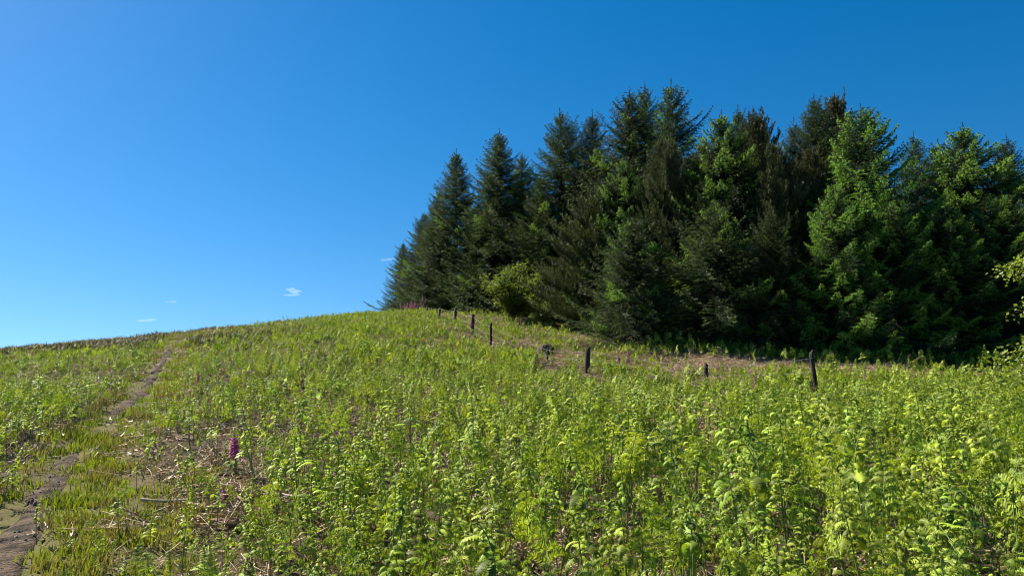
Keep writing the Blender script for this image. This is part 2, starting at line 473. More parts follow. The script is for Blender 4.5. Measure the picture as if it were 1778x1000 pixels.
# the path, sunk a little at its edges so that the turf closes over it
def build_path():
    # resample
    seg = np.linalg.norm(np.diff(PATH, axis=0), axis=1); s = np.concatenate([[0], np.cumsum(seg)])
    S = np.arange(0, s[-1], .12)
    C = np.stack([np.interp(S, s, PATH[:, 0]), np.interp(S, s, PATH[:, 1])], -1)
    k = np.ones(9) / 9
    for _ in range(3):
        Cp = np.pad(C, ((4, 4), (0, 0)), 'edge'); C = np.stack([np.convolve(Cp[:, i], k, 'valid') for i in (0, 1)], -1)
    T = nrm(np.gradient(C, axis=0)); Nn = np.stack([T[:, 1], -T[:, 0]], -1)
    prof = np.linspace(-1, 1, 13)
    gap = np.exp(-((C[:, 1] - GAPY) / 1.1) ** 2)
    half = .15 + .05 * np.sin(S * 1.1) * np.sin(S * .37 + 1) + .12 * (n3(S, S * 0) - .5)
    half = half * .85 * (1 - .8 * gap) * np.interp(C[:, 1], [8, 18], [1.0, .75])
    X = C[:, None, :] + Nn[:, None, :] * prof[None, :, None] * half[:, None, None] * 1.25
    lift = .035 - .075 * np.abs(prof) ** 3
    Z = hz(X[..., 0], X[..., 1]) + np.where(lift > 0, lift, lift)[None, :] * np.clip(half / .15, .0, 1.0)[:, None] - .02 * np.clip(1 - half / .12, 0, 1)[:, None] +   .007 * (n3(X[..., 0] * 3, X[..., 1] * 3) - .5)
    V = np.concatenate([X, Z[..., None]], -1).reshape(-1, 3)
    n = len(S); kk = len(prof)
    i = (np.arange(n - 1)[:, None] * kk + np.arange(kk - 1)[None, :]).ravel()
    me = newmesh('path', V, [np.stack([i, i + 1, i + kk + 1, i + kk], -1)], [path_mat()], smooth=True)
    tag(ob('path', me), kind='structure')
build_path()

# ------------------------------------------------------------------ scattering by geometry nodes
def scatter(name, protos, P, R, S, I, **tags):
    pc = bpy.data.collections.new(name + '_kinds')
    for k, me in enumerate(protos):
        o = bpy.data.objects.new('%s_kind_%02d' % (name, k), me); pc.objects.link(o)
    me = bpy.data.meshes.new(name)
    me.vertices.add(len(P)); me.vertices.foreach_set('co', np.asarray(P, dtype=np.float32).ravel())
    a = me.attributes.new('rot', 'FLOAT_VECTOR', 'POINT'); a.data.foreach_set('vector', np.asarray(R, dtype=np.float32).ravel())
    a = me.attributes.new('size', 'FLOAT', 'POINT'); a.data.foreach_set('value', np.asarray(S, dtype=np.float32))
    a = me.attributes.new('pick', 'INT', 'POINT'); a.data.foreach_set('value', np.asarray(I, dtype=np.int32))
    me.update()
    o = ob(name, me)
    g = bpy.data.node_groups.new(name + '_nodes', 'GeometryNodeTree')
    g.interface.new_socket('Geometry', in_out='INPUT', socket_type='NodeSocketGeometry')
    g.interface.new_socket('Geometry', in_out='OUTPUT', socket_type='NodeSocketGeometry')
    gi = g.nodes.new('NodeGroupInput'); go = g.nodes.new('NodeGroupOutput')
    ci = g.nodes.new('GeometryNodeCollectionInfo'); ci.inputs[0].default_value = pc
    ci.inputs['Separate Children'].default_value = True; ci.inputs['Reset Children'].default_value = True
    ip = g.nodes.new('GeometryNodeInstanceOnPoints')
    ip.inputs['Pick Instance'].default_value = True
    def na(nm, dt):
        n = g.nodes.new('GeometryNodeInputNamedAttribute'); n.data_type = dt; n.inputs[0].default_value = nm
        return [s for s in n.outputs if s.enabled and s.name == 'Attribute'][0]
    e2r = g.nodes.new('FunctionNodeEulerToRotation')
    g.links.new(na('rot', 'FLOAT_VECTOR'), e2r.inputs[0])
    g.links.new(gi.outputs[0], ip.inputs['Points']); g.links.new(ci.outputs[0], ip.inputs['Instance'])
    g.links.new(na('pick', 'INT'), ip.inputs['Instance Index'])
    g.links.new(e2r.outputs[0], ip.inputs['Rotation']); g.links.new(na('size', 'FLOAT'), ip.inputs['Scale'])
    g.links.new(ip.outputs[0], go.inputs[0])
    md = o.modifiers.new('scatter', 'NODES'); md.node_group = g
    tag(o, kind='stuff', **tags)
    return o

def sample_field(dens, dmax, x0, x1, y0, y1, seed, view=True, margin=.86):
    r = np.random.default_rng(seed)
    n = int(dmax * (x1 - x0) * (y1 - y0))
    out = []
    for i in range(0, n, 200000):
        k = min(200000, n - i)
        x = r.uniform(x0, x1, k); y = r.uniform(y0, y1, k)
        if view:
            ok = np.abs(x) < y * margin + 2.5
            x, y = x[ok], y[ok]
        q = r.random(len(x)) * dmax < dens(x, y)
        out.append(np.stack([x[q], y[q]], -1))
    return np.concatenate(out)

# ------------------------------------------------------------------ bracken
def fern(seed, lod=0, form=0):
    """returns (stalk geo, frond geo, joined geo); stands about 1 m tall"""
    r = np.random.default_rng(seed)
    st, fr, al = Geo(), Geo(), Geo()
    h0 = r.uniform(.5, .78)                 # bare stalk
    blade = r.uniform(.26, .42)
    arch = {0: r.uniform(.5, 1.0), 1: r.uniform(.05, .3), 2: r.uniform(1.0, 1.5)}[form]
    n = 16
    t = np.linspace(0, 1, n)
    ang = np.where(t < .5, .05 * t, arch * ((t - .5) / .5) ** 1.3)   # tilt from vertical
    L = h0 + blade
    d = np.stack([np.sin(ang), .06 * np.sin(t * 5 + seed), np.cos(ang)], -1)
    P = np.vstack([[0, 0, 0], np.cumsum(d[:-1] * L / (n - 1), axis=0)])
    rad = np.linspace(.0085, .0022, n)
    tip = []
    if form != 2:                            # the unrolling crozier at the top
        a0 = ang[-1]; q = P[-1].copy()
        for k in range(7):
            a0 += .55; q = q + np.array([math.sin(a0), 0, math.cos(a0)]) * (.022 - .002 * k); tip.append(q.copy())
        Pt = np.vstack([P, tip]); rt = np.concatenate([rad, np.full(7, .005)])
    else:
        Pt, rt = P, rad
    for g in (st, al): g.tube(Pt, rt, 4 if lod == 0 else 3, 0)
    npair = r.integers(5, 8)
    leaves = []
    for k in range(npair):
        s = .5 + .48 * ((k + .2) / npair) ** .9
        base = np.array([np.interp(s, t, P[:, i]) for i in range(3)])
        a = np.interp(s, t, ang)
        ax = np.array([math.sin(a), 0, math.cos(a)])
        up = np.array([-math.cos(a), 0, math.sin(a)])     # upper face normal of the blade
        Lp = blade * .52 * (1 - k / npair) ** .6 * r.uniform(.7, 1.2) + .03
        if form == 1 and k < 2: Lp *= 1.15
        for side in (-1, 1):
            if r.random() < .10: continue
            sd = np.array([0, side, 0.0])
            out = nrm(sd * .9 + ax * r.uniform(.35, .75) + up * r.uniform(-.1, .25))
            m = (11 if lod == 0 else 5); u = np.linspace(0, 1, m + 1)
            curl = r.uniform(.5, 2.0); hump = r.uniform(.05, .4)
            down = np.array([r.uniform(-.05, .15), 0, -1.0])
            Q = base + out * (u[:, None] * Lp) + down * (curl * Lp * .5 * u[:, None] ** 2.6) + np.array([0, 0, 1.0]) * (Lp * hump * np.sin(u[:, None] * math.pi * .8))
            if lod == 0:
                st.tube(Q, np.linspace(.0032, .0010, m + 1), 3, 0, False); al.tube(Q, np.linspace(.0032, .0010, m + 1), 3, 0, False)
            T = nrm(np.gradient(Q, axis=0))
            nn = nrm(np.cross(T, np.cross(up + .001, T)))
            nn = nrm(up[None] - (up[None] * T).sum(1)[:, None] * T)
            bi = np.cross(T, nn)
            sp = Lp / m
            for j in range(1 if Lp > .12 else 0, m + 1):
                lj = Lp * (.27 if lod == 0 else .46) * (1 - (j / (m + .6))) ** .8 * r.uniform(.65, 1.3) + .012
                for s2 in (-1, 1):
                    dirn = nrm(bi[j] * s2 + T[j] * .38 + nn[j] * r.uniform(-.25, .1))
                    wv = T[j] * sp * (.40 if lod == 0 else .5)
                    b0 = Q[j] - wv; b1 = Q[j] + wv
                    mid = Q[j] + dirn * lj * .6 - nn[j] * lj * .04
                    tp = Q[j] + dirn * lj - nn[j] * lj * r.uniform(.15, .45) + T[j] * sp * .2
                    leaves.append((b0, b1, mid + wv * .9, mid - wv * .9, tp, 1 if (form != 2 and k >= npair - 1 - (seed % 2)) or (j >= m - 1 and r.random() < .35) else 0))
    Lf = np.array([[l[0], l[1], l[2], l[3]] for l in leaves]); mi = np.array([l[5] for l in leaves])
    Tt = np.array([[l[3], l[2], l[4]] for l in leaves])
    for g, o in ((fr, 0), (al, 1)):
        b = g.verts(np.concatenate([Lf.reshape(-1, 4, 3), Tt[:, 2:3]], 1))
        k = np.arange(len(Lf))[:, None] * 5 + b
        g.Q.append(k + np.array([[0, 1, 2, 3]])); g.QM.append(mi + o)
        g.T.append(k + np.array([[3, 2, 4]])); g.TM.append(mi + o)
    if tip:
        # small curled leaflets round the crozier
        tp = np.array(tip); c = tp.mean(0)
        v = []
        for q in tp:
            for _ in range(3):
                dd = nrm(r.normal(size=3)) * .028
                e = nrm(np.cross(dd, r.normal(size=3))) * .010
                v.append((q - e, q + e, q + dd))
        st.tris(v, 1); al.tris(v, 2)
    return st, fr, al

def fern_curl(seed, lod=0):
    """young bracken: long bare stalk, short fat pinnae still curling over at the top"""
    r = np.random.default_rng(seed)
    st, fr, al = Geo(), Geo(), Geo()
    h0 = r.uniform(.48, .74); blade = r.uniform(.26, .42); arch = r.uniform(.1, 1.1)
    n = 12; t = np.linspace(0, 1, n); L = h0 + blade
    ang = np.where(t < .6, .06 * t, arch * ((t - .6) / .4) ** 1.2)
    d = np.stack([np.sin(ang), .08 * np.sin(t * 5 + seed), np.cos(ang)], -1)
    P = np.vstack([[0, 0, 0], np.cumsum(d[:-1] * L / (n - 1), axis=0)])
    a0 = ang[-1]; q = P[-1].copy(); tip = []
    for k in range(7):
        a0 += .5; q = q + np.array([math.sin(a0), 0, math.cos(a0)]) * (.024 - .002 * k); tip.append(q.copy())
    Pt = np.vstack([P, tip]); rt = np.concatenate([np.linspace(.012, .004, n), np.full(7, .008)])
    for g in (st, al): g.tube(Pt, rt, 5 if lod == 0 else 3, 0)
    npair = int(r.integers(6, 9)) if lod == 0 else int(r.integers(5, 8)); m = 18 if lod == 0 else 8
    u = np.linspace(0, 1, m + 1)
    for k in range(npair):
        s_ = h0 / L + (1 - h0 / L) * ((k + .1) / npair)
        base = np.array([np.interp(s_, t, P[:, i]) for i in range(3)]); a = np.interp(s_, t, ang)
        ax = np.array([math.sin(a), 0, math.cos(a)]); up = np.array([-math.cos(a), 0, math.sin(a)])
        for side in (-1, 1):
            if r.random() < .08: continue
            Lp = (.225 * (1 - .66 * k / npair)) * r.uniform(.55, 1.25)
            out = nrm(np.array([0, side, 0]) * .85 + ax * r.uniform(.2, 1.0) + up * r.uniform(-.5, .3))
            c_ = r.uniform(.8, 3.4)                       # how far it rolls over
            el0 = r.uniform(.1, .9)
            th = el0 - c_ * u ** 1.4
            hz_ = np.cumsum(np.cos(th)) / m * Lp; vz_ = np.cumsum(np.sin(th)) / m * Lp
            hz_ -= hz_[0]; vz_ -= vz_[0]
            o2 = nrm(np.array([out[0], out[1], 0])); Q = base + o2 * hz_[:, None] + np.array([0, 0, 1.0]) * vz_[:, None]
            sdv = nrm(np.cross(o2, [0, 0, 1.0]) + np.array([0, 0, r.normal(0, .25)]))
            nn = -np.sin(th)[:, None] * o2 + np.cos(th)[:, None] * np.array([0, 0, 1.0])
            w = Lp * (.135 if lod == 0 else .15) * r.uniform(.75, 1.3) * (np.sin(np.clip(u * .93 + .07, 0, 1) * math.pi) ** .55) * np.where(np.arange(m + 1) % 2, 1.35, .40 if lod == 0 else .6)
            w = w * (1 + r.normal(0, .08, m + 1)) + .003
            droop = w * r.uniform(.25, .8)
            E1 = Q + sdv * w[:, None] - nn * droop[:, None]; E2 = Q - sdv * w[:, None] - nn * droop[:, None]
            i = np.arange(m)
            mi = 1 if (k >= npair - 1 or r.random() < .10) else 0
            for g, o in ((fr, 0), (al, 1)):
                b = g.verts(np.concatenate([E1, Q, E2])); M1 = m + 1
                qd = np.concatenate([np.stack([b + i, b + i + 1, b + M1 + i + 1, b + M1 + i], -1), np.stack([b + M1 + i, b + M1 + i + 1, b + 2 * M1 + i + 1, b + 2 * M1 + i], -1)])
                g.Q.append(qd); g.QM.append(np.full(len(qd), mi + o))
    v = []
    for q in tip:
        for _ in range(4):
            dd = nrm(r.normal(size=3)) * .032; e = nrm(np.cross(dd, r.normal(size=3))) * .012; v.append((q - e, q + e, q + dd))
    st.tris(v, 1); al.tris(v, 2)
    return st, fr, al

FM = [M['stalk'], M['bracken'], M['bracken_tip']]
forms = [3, 0, 3, 1, 3, 3, 1, 0, 3, 2, 3, 0, 3, 1, 3, 0, 3, 2, 3, 0]
def any_fern(seed, lod, f):
    return fern_curl(seed, lod) if f == 3 else fern(seed, lod, f)
near = [any_fern(100 + i, 0, f) for i, f in enumerate(forms)]
near_st = [a.mesh('stalk', [M['stalk'], M['bracken_tip']]) for a, b, c in near]
near_fr = [b.mesh('frond', [M['bracken'], M['bracken_tip']]) for a, b, c in near]
near_all = [c.mesh('bracken_plant', FM) for a, b, c in near]
far_all = [any_fern(200 + i, 1, f)[2].mesh('bracken_plant_small', FM) for i, f in enumerate(forms)]

def bsize(x, y, r):
    c = pxcol(x, y)
    s = np.interp(y, [4, 5.5, 8, 14, 22, 30, 50], [.50, .62, .66, .56, .46, .41, .39])
    s = s * np.interp(c, [0, 350, 700, 1100, 1600], [.68, .66, .84, 1.0, 1.06])
    s = s * (1 - .3 * turf_mask(x, y))
    return s * np.clip(r.normal(1, .27, len(x)), .45, 1.6)

XY = sample_field(bracken_density, 60., -45, 45, 2.6, 56, 11)
XY = XY[np.argsort(np.hypot(XY[:, 0], XY[:, 1]))]
XY = XY[np.hypot(XY[:, 0], XY[:, 1]) > 3.3]
r_ = np.random.default_rng(5)
Zb = hz(XY[:, 0], XY[:, 1]); Sb = bsize(XY[:, 0], XY[:, 1], r_)
tl_ = np.where(r_.random(len(XY)) < .12, .4, .12)
Rb = np.stack([r_.normal(0, 1, len(XY)) * tl_, r_.normal(0, 1, len(XY)) * tl_, r_.uniform(0, 2 * math.pi, len(XY))], -1)
Ib = r_.integers(0, len(forms), len(XY))
Pb = np.column_stack([XY, Zb - .02])
# in the picture?
def inframe(P, top):
    c, s = math.cos(PITCH), math.sin(PITCH)
    def pr(z):
        yy = P[:, 1] * c + (z - EYE) * s; zz = -P[:, 1] * s + (z - EYE) * c
        return 889 + F * P[:, 0] / yy, 500 - F * zz / yy
    u, v = pr(P[:, 2] + top)
    return (u > -20) & (u < 1798) & (v < 985)
vis = inframe(Pb, Sb * .9)
first = np.where(vis)[0][:300]
GB = 'bracken ferns nearest the viewer'
print('bracken total', len(XY), 'individual range', np.hypot(*XY[first[-1]]))
def fern_label(x, y, f):
    c = float(pxcol(x, y)); 
    fm = ['arching', 'upright', 'flat topped', 'curled'][f]
    if c < 420: return 'small ' + fm + ' bracken fern in the thin patch right of the earth path'
    if c < 850: return 'young ' + fm + ' bracken fern in the lower left centre of the foreground bank'
    if c < 1250: return 'young ' + fm + ' bracken fern in the nearest middle part of the dense stand'
    if c < 1550: return 'tall ' + fm + ' bracken fern in the nearest foreground right of centre'
    return 'yellow green ' + fm + ' bracken fern in the bottom right corner of the field'
for i in first:
    k = int(Ib[i])
    o = bpy.data.objects.new('bracken_fern', None); sc.collection.objects.link(o)
    o.empty_display_size = .1
    o.location = Pb[i]; o.rotation_euler = Rb[i]; s = float(Sb[i]); o.scale = (s, s, s)
    tag(o, fern_label(*XY[i], forms[k]), 'fern', GB)
    a = bpy.data.objects.new('stalk', near_st[k]); a.parent = o; sc.collection.objects.link(a)
    b = bpy.data.objects.new('frond', near_fr[k]); b.parent = o; sc.collection.objects.link(b)
rest = np.ones(len(XY), bool); rest[first] = False
mid_ = rest & (XY[:, 1] < 19); far_ = rest & ~(XY[:, 1] < 19)
NF = len(forms)
Ia = np.where(mid_, Ib, Ib + NF)
scatter('bracken', near_all + far_all, Pb[rest], Rb[rest], Sb[rest], Ia[rest],
        label='dense young green bracken covering the whole slope below and round the wood', cat='bracken')

# ------------------------------------------------------------------ grass, litter
def tuft(seed, nb, h, spread, mi=0, w_=.006, lean=.5):
    r = np.random.default_rng(seed); g = Geo()
    for _ in range(nb):
        a = r.uniform(0, 2 * math.pi); rr = spread * math.sqrt(r.random())
        b = np.array([rr * math.cos(a), rr * math.sin(a), -.01])
        a2 = r.uniform(0, 2 * math.pi); ln = r.uniform(.1, lean); hh = h * r.uniform(.5, 1.1)
        d = np.array([math.cos(a2), math.sin(a2), 0]); sdv = np.array([-d[1], d[0], 0]) * w_ * r.uniform(.6, 1.3)
        p1 = b + d * ln * hh * .35 + np.array([0, 0, hh * .6]); p2 = b + d * ln * hh * 1.1 + np.array([0, 0, hh])
        g.quads([[b - sdv, b + sdv, p1 + sdv * .8, p1 - sdv * .8]], mi); g.tris([[p1 - sdv * .8, p1 + sdv * .8, p2]], mi)
    return g
gt = [tuft(300 + i, 56, .115, .16, 0 if i % 3 else 1) .mesh('grass_tuft', [M['grass'], M['drygrass']]) for i in range(6)]
def grass_density(x, y):
    t = turf_mask(x, y); pd = path_dist(x, y)
    d = 1.3 + 30 * t
    d = d * np.maximum(sm(pd, .08, .32), np.exp(-((y - GAPY) / 1.0) ** 2)) * sm(wood_edge(x) - y, -.5, 1.0)
    d = d * (1 - .7 * litter_mask(x, y))
    return d
GXY = sample_field(grass_density, 33, -40, 40, 3, 52, 21)
rg = np.random.default_rng(22)
dist = np.hypot(GXY[:, 0], GXY[:, 1])
keep = rg.random(len(GXY)) < np.interp(dist, [0, 12, 30, 50], [1, .9, .55, .4]); GXY = GXY[keep]
Pg = np.column_stack([GXY, hz(GXY[:, 0], GXY[:, 1])])
Rg = np.stack([rg.normal(0, .1, len(GXY)), rg.normal(0, .1, len(GXY)), rg.uniform(0, 6.3, len(GXY))], -1)
Sg = rg.uniform(.6, 1.35, len(GXY))
scatter('grass', gt, Pg, Rg, Sg, rg.integers(0, 6, len(GXY)),
        label='short olive green grass beside the path and over the left hilltop', cat='grass')
print('grass', len(GXY))
M['heather'] = leaf_mat('heather_sprig', (.065, .065, .02), (.135, .12, .04), trans=.15, ns=.6, vmul=.5, tmul=1.2)
hm = [tuft(350 + i, 60, .20, .20, 0, .009, .9).mesh('heather_tuft', [M['heather']]) for i in range(4)]
def heather_density(x, y):
    c = pxcol(x, y)
    return 12.0 * sm(c, 680, 260) * sm(y, 18, 28) * sm(n1(x * 1.3, y * .8), .28, .6) * sm(path_dist(x, y), .4, .8) + .25 * turf_mask(x, y) * sm(path_dist(x, y), .4, .8)
HXY = sample_field(heather_density, 12.5, -40, 10, 4, 56, 41)
rh = np.random.default_rng(42)
scatter('heather', hm, np.column_stack([HXY, hz(HXY[:, 0], HXY[:, 1])]), np.stack([rh.normal(0, .1, len(HXY)), rh.normal(0, .1, len(HXY)), rh.uniform(0, 6.3, len(HXY))], -1),
        rh.uniform(.6, 1.5, len(HXY)), rh.integers(0, 4, len(HXY)), label='low brownish heather on the skyline of the left hilltop', cat='heather')

def sticks(seed, n, L, spread, lift, w_=.006):
    r = np.random.default_rng(seed); g = Geo()
    for _ in range(n):
        c = np.array([r.normal(0, spread), r.normal(0, spread), r.uniform(0, lift)])
        a = r.uniform(0, 6.3); el = r.normal(0, .28)
        d = np.array([math.cos(a) * math.cos(el), math.sin(a) * math.cos(el), math.sin(el)])
        l = L * r.uniform(.35, 1.0)
        s = np.linspace(-.5, .5, 4)
        bend = np.array([-d[1], d[0], 0]) * r.normal(0, .12) * l
        P = c + d * s[:, None] * l + bend * (s[:, None] ** 2) * 2
        P[:, 2] = np.maximum(P[:, 2], .0)
        g.tube(P, np.linspace(w_, w_ * .5, 4) * r.uniform(.6, 1.3), 3, 0, False)
        # shrivelled side leaves
        for k in range(r.integers(2, 7)):
            q = P[r.integers(0, 4)]; e = nrm(r.normal(size=3)) * r.uniform(.03, .09); f = nrm(np.cross(e, r.normal(size=3))) * r.uniform(.006, .014)
            g.tris([[q - f, q + f, q + e]], 0)
    return g
lt = [sticks(400 + i, 26, .42, .2, .07, .0042).mesh('dead_stalk_clump', [M['straw']]) for i in range(5)]
def litter_density(x, y):
    fs = fence_side(x, y)
    return (3.5 + 16.0 * litter_mask(x, y) + 1.0 * sm(fs, 0, 1)) * sm(path_dist(x, y), .3, .6) * sm(wood_edge(x) - y, -2.5, 0) * (1 - .7 * turf_mask(x, y))
LXY = sample_field(litter_density, 21, -40, 40, 3, 52, 31)
rl = np.random.default_rng(32)
Pl = np.column_stack([LXY, hz(LXY[:, 0], LXY[:, 1])])
Rl = np.stack([rl.normal(0, .1, len(LXY)), rl.normal(0, .1, len(LXY)), rl.uniform(0, 6.3, len(LXY))], -1)
scatter('dead_bracken_litter', lt, Pl, Rl, rl.uniform(.6, 1.3, len(LXY)), rl.integers(0, 5, len(LXY)),
        label='pale brown dead bracken stalks lying on the ground and heaped along the wood', cat='litter')
print('litter', len(LXY))

# ------------------------------------------------------------------ trees
def needles(g, P, D, L, W, r, mi, k=4, spread=.75):
    """k narrow tapering blades at each point P along direction D"""
    n = len(P)
    if n == 0: return
    P = np.repeat(P, k, 0); D = np.repeat(D, k, 0); mi = np.repeat(mi, k)
    L = np.repeat(np.broadcast_to(L, (n,)), k) * r.uniform(.7, 1.25, n * k)
    pr = nrm(np.cross(D, r.normal(size=(n * k, 3))))
    dirn = nrm(D + pr * spread * r.uniform(.4, 1.2, n * k)[:, None])
    sd = nrm(np.cross(dirn, r.normal(size=(n * k, 3)))) * W * .5
    b = P + pr * .004
    g.tris(np.stack([b - sd, b + sd, b + dirn * L[:, None]], 1), mi)

def conifer(seed, H, R, kind='spruce', fresh=.0, mid=.3, gappy=.1, lean=(0, 0), power=.8, dens=1.0):
    r = np.random.default_rng(seed)
    wood = Geo(); crown = Geo()
    nz = 14; tz = np.linspace(0, 1, nz)
    wob = np.cumsum(r.normal(0, .02, (nz, 2)), 0) * H * .06
    axis = np.column_stack([wob[:, 0] + lean[0] * H * tz ** 1.6, wob[:, 1] + lean[1] * H * tz ** 1.6, tz * H])
    axis[:, :2] -= axis[0, :2]
    rt = .017 * H
    wood.tube(axis, rt * (1 - tz) ** .9 + .012, 9, 0)
    SEG = []      # base points, directions, lengths, freshness
    Pn, Dn, Mn, Ln = [], [], [], []
    sector = r.uniform(.75, 1.18, 10)
    z = .12
    while z < H - .12:
        t = z / H
        step = np.interp(t, [0, .6, 1], [.26, .22, .15]) / dens
        nb = int(round(np.interp(t, [0, .5, 1], [8, 8, 6])))
        a0 = r.uniform(0, 6.3)
        for b in range(nb):
            if r.random() < gappy: continue
            az = a0 + b * 2 * math.pi / nb + r.normal(0, .22)
            sec = sector[int((az % 6.283) / 6.283 * 10) % 10]
            prof = min(1.0, .72 + 2.2 * t) * (1 - t) ** power
            L = R * prof * sec * r.uniform(.72, 1.16) + .10
            if r.random() < .08: L *= 1.22
            if kind == 'spruce':
                el = np.interp(t, [0, .35, .75, 1], [-.18, .05, .38, 1.0]) + r.normal(0, .10)
                sag = np.interp(t, [0, .5, 1], [.22, .20, .02]); tipup = .18
            else:
                el = np.interp(t, [0, .5, 1], [.25, .55, 1.15]) + r.normal(0, .12)
                sag = .05; tipup = .30
            zz = z + r.normal(0, .06)
            base = np.array([np.interp(zz / H, tz, axis[:, i]) for i in range(3)])
            o2 = np.array([math.cos(az), math.sin(az), 0])
            m = max(4, int(L / .075))
            s = np.linspace(0, 1, m)
            rr = s * L * math.cos(el)
            dz = s * L * math.sin(el) - sag * L * np.sin(s * math.pi * .75) + tipup * L * s ** 3
            side_b = r.normal(0, .10) * L
            perp = np.array([-o2[1], o2[0], 0])
            B = base + o2 * rr[:, None] + perp * (side_b * s ** 2)[:, None]; B[:, 2] += dz
            if t < .97:
                q = B[:: max(1, m // 5)]
                if len(q) > 1: wood.tube(q, np.linspace(.010 + .009 * L, .004, len(q)), 3, 0, False)
            T = nrm(np.gradient(B, axis=0))
            bf = r.random()                      # is this whole bough fresh?
            # needles on the leader of the bough
            for j in range(1, m):
                sj = s[j]
                if sj < .2 and t < .55 and L > .8: continue
                Pn.append(B[j]); Dn.append(T[j]); Ln.append(.075)
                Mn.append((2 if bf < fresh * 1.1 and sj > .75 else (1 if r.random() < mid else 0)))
                tl = np.interp(t, [0, .6, 1], [.40, .42, .40]) * L * (1 - sj) ** .75 * (.5 + .5 * min(1, sj * 3)) + .085
                tl = min(tl, .62)
                for sd in (-1, 1):
                    if r.random() < .12: continue
                    if kind == 'spruce':
                        dv = nrm(T[j] * r.uniform(.5, .9) + perp * sd * r.uniform(.6, 1.0) + np.array([0, 0, r.uniform(-.45, .12)]))
                        grav = np.array([0, 0, -.35])
                    else:
                        dv = nrm(T[j] * r.uniform(.4, .8) + perp * sd * r.uniform(.4, .8) + np.array([0, 0, r.uniform(.3, .9)]))
                        grav = np.array([0, 0, .95])
                    tl2 = tl * r.uniform(.6, 1.2)
                    kk = max(2, int(tl2 / .055)); u = (np.arange(kk) + .5) / kk
                    Q = B[j] + dv * (u[:, None] * tl2) + grav * (u[:, None] ** 2) * tl2 * .55
                    TT = nrm(dv + grav * u[:, None] * 1.1)
                    Pn.extend(Q); Dn.extend(TT); Ln.extend([.07 if kind == 'spruce' else .085] * kk)
                    frs = (bf < fresh * 1.3) and (sj > .35)
                    if kind == 'spruce':
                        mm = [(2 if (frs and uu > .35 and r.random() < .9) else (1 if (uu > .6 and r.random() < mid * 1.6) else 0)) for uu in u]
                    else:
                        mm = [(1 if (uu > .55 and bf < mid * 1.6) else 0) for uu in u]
                    Mn.extend(mm)
                    if frs and kind == 'spruce' and sj > .5:    # hanging new shoots
                        for _ in range(2):
                            uu = r.random(); q = B[j] + dv * uu * tl2 + grav * uu * uu * tl2 * .55
                            for w2 in range(2):
                                Pn.append(q + np.array([0, 0, -.04 * w2])); Dn.append(nrm(np.array([r.normal(0, .35), r.normal(0, .35), -1.0]))); Ln.append(.075); Mn.append(2)
            if kind == 'pine' and t > .2:
                # upright candles
                for _ in range(2):
                    j = r.integers(m // 2, m)
                    hh = r.uniform(.15, .34)
                    for uu in np.linspace(0, 1, int(hh / .04)):
                        Pn.append(B[j] + np.array([r.normal(0, .012), r.normal(0, .012), uu * hh])); Dn.append(np.array([0, 0, 1.0])); Ln.append(.07); Mn.append(1 if bf < mid * 2 else 0)
        z += step * r.uniform(.85, 1.15)
    # leading shoot and the steep shoots round it
    top = axis[-1]
    for (a_, el_, l_) in [(0, 1.57, .55)] + [(r.uniform(0, 6.3), r.uniform(.75, 1.25), r.uniform(.25, .42)) for _ in range(6)]:
        d3 = np.array([math.cos(a_) * math.cos(el_), math.sin(a_) * math.cos(el_), math.sin(el_)])
        b3 = top - np.array([0, 0, 0 if l_ > .5 else r.uniform(0, .5)])
        for uu in np.linspace(0, 1, int(l_ / .03)):
            Pn.append(b3 + d3 * uu * l_); Dn.append(d3); Ln.append(.06); Mn.append(0)
    Pn = np.array(Pn); Dn = nrm(np.array(Dn)); Mn = np.array(Mn); Ln = np.array(Ln)
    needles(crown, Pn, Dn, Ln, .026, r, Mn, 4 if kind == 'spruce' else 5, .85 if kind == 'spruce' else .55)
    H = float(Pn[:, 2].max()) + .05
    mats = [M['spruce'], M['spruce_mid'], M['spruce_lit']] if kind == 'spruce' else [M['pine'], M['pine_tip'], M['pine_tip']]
    return wood.mesh('trunk', [M['bark']], True), crown.mesh('crown', mats), H

KINDS = {
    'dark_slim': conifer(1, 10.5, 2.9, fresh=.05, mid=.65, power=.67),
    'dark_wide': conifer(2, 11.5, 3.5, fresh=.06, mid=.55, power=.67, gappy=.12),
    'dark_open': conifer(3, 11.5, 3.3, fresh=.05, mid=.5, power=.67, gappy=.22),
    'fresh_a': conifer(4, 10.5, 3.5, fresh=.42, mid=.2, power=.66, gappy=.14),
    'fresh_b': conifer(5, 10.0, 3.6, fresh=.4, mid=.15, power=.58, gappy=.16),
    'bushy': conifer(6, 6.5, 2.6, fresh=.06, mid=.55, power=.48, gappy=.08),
    'pine_a': conifer(7, 9.0, 2.7, kind='pine', mid=.3, power=.5, gappy=.08),
    'pine_b': conifer(8, 9.5, 2.8, kind='pine', mid=.45, power=.52, gappy=.1),
}
KINDS['pine_lean'] = conifer(9, 6.6, 2.1, kind='pine', mid=.35, power=.5, gappy=.1, lean=(.12, 0))
WOOD = 'conifers of the wood'
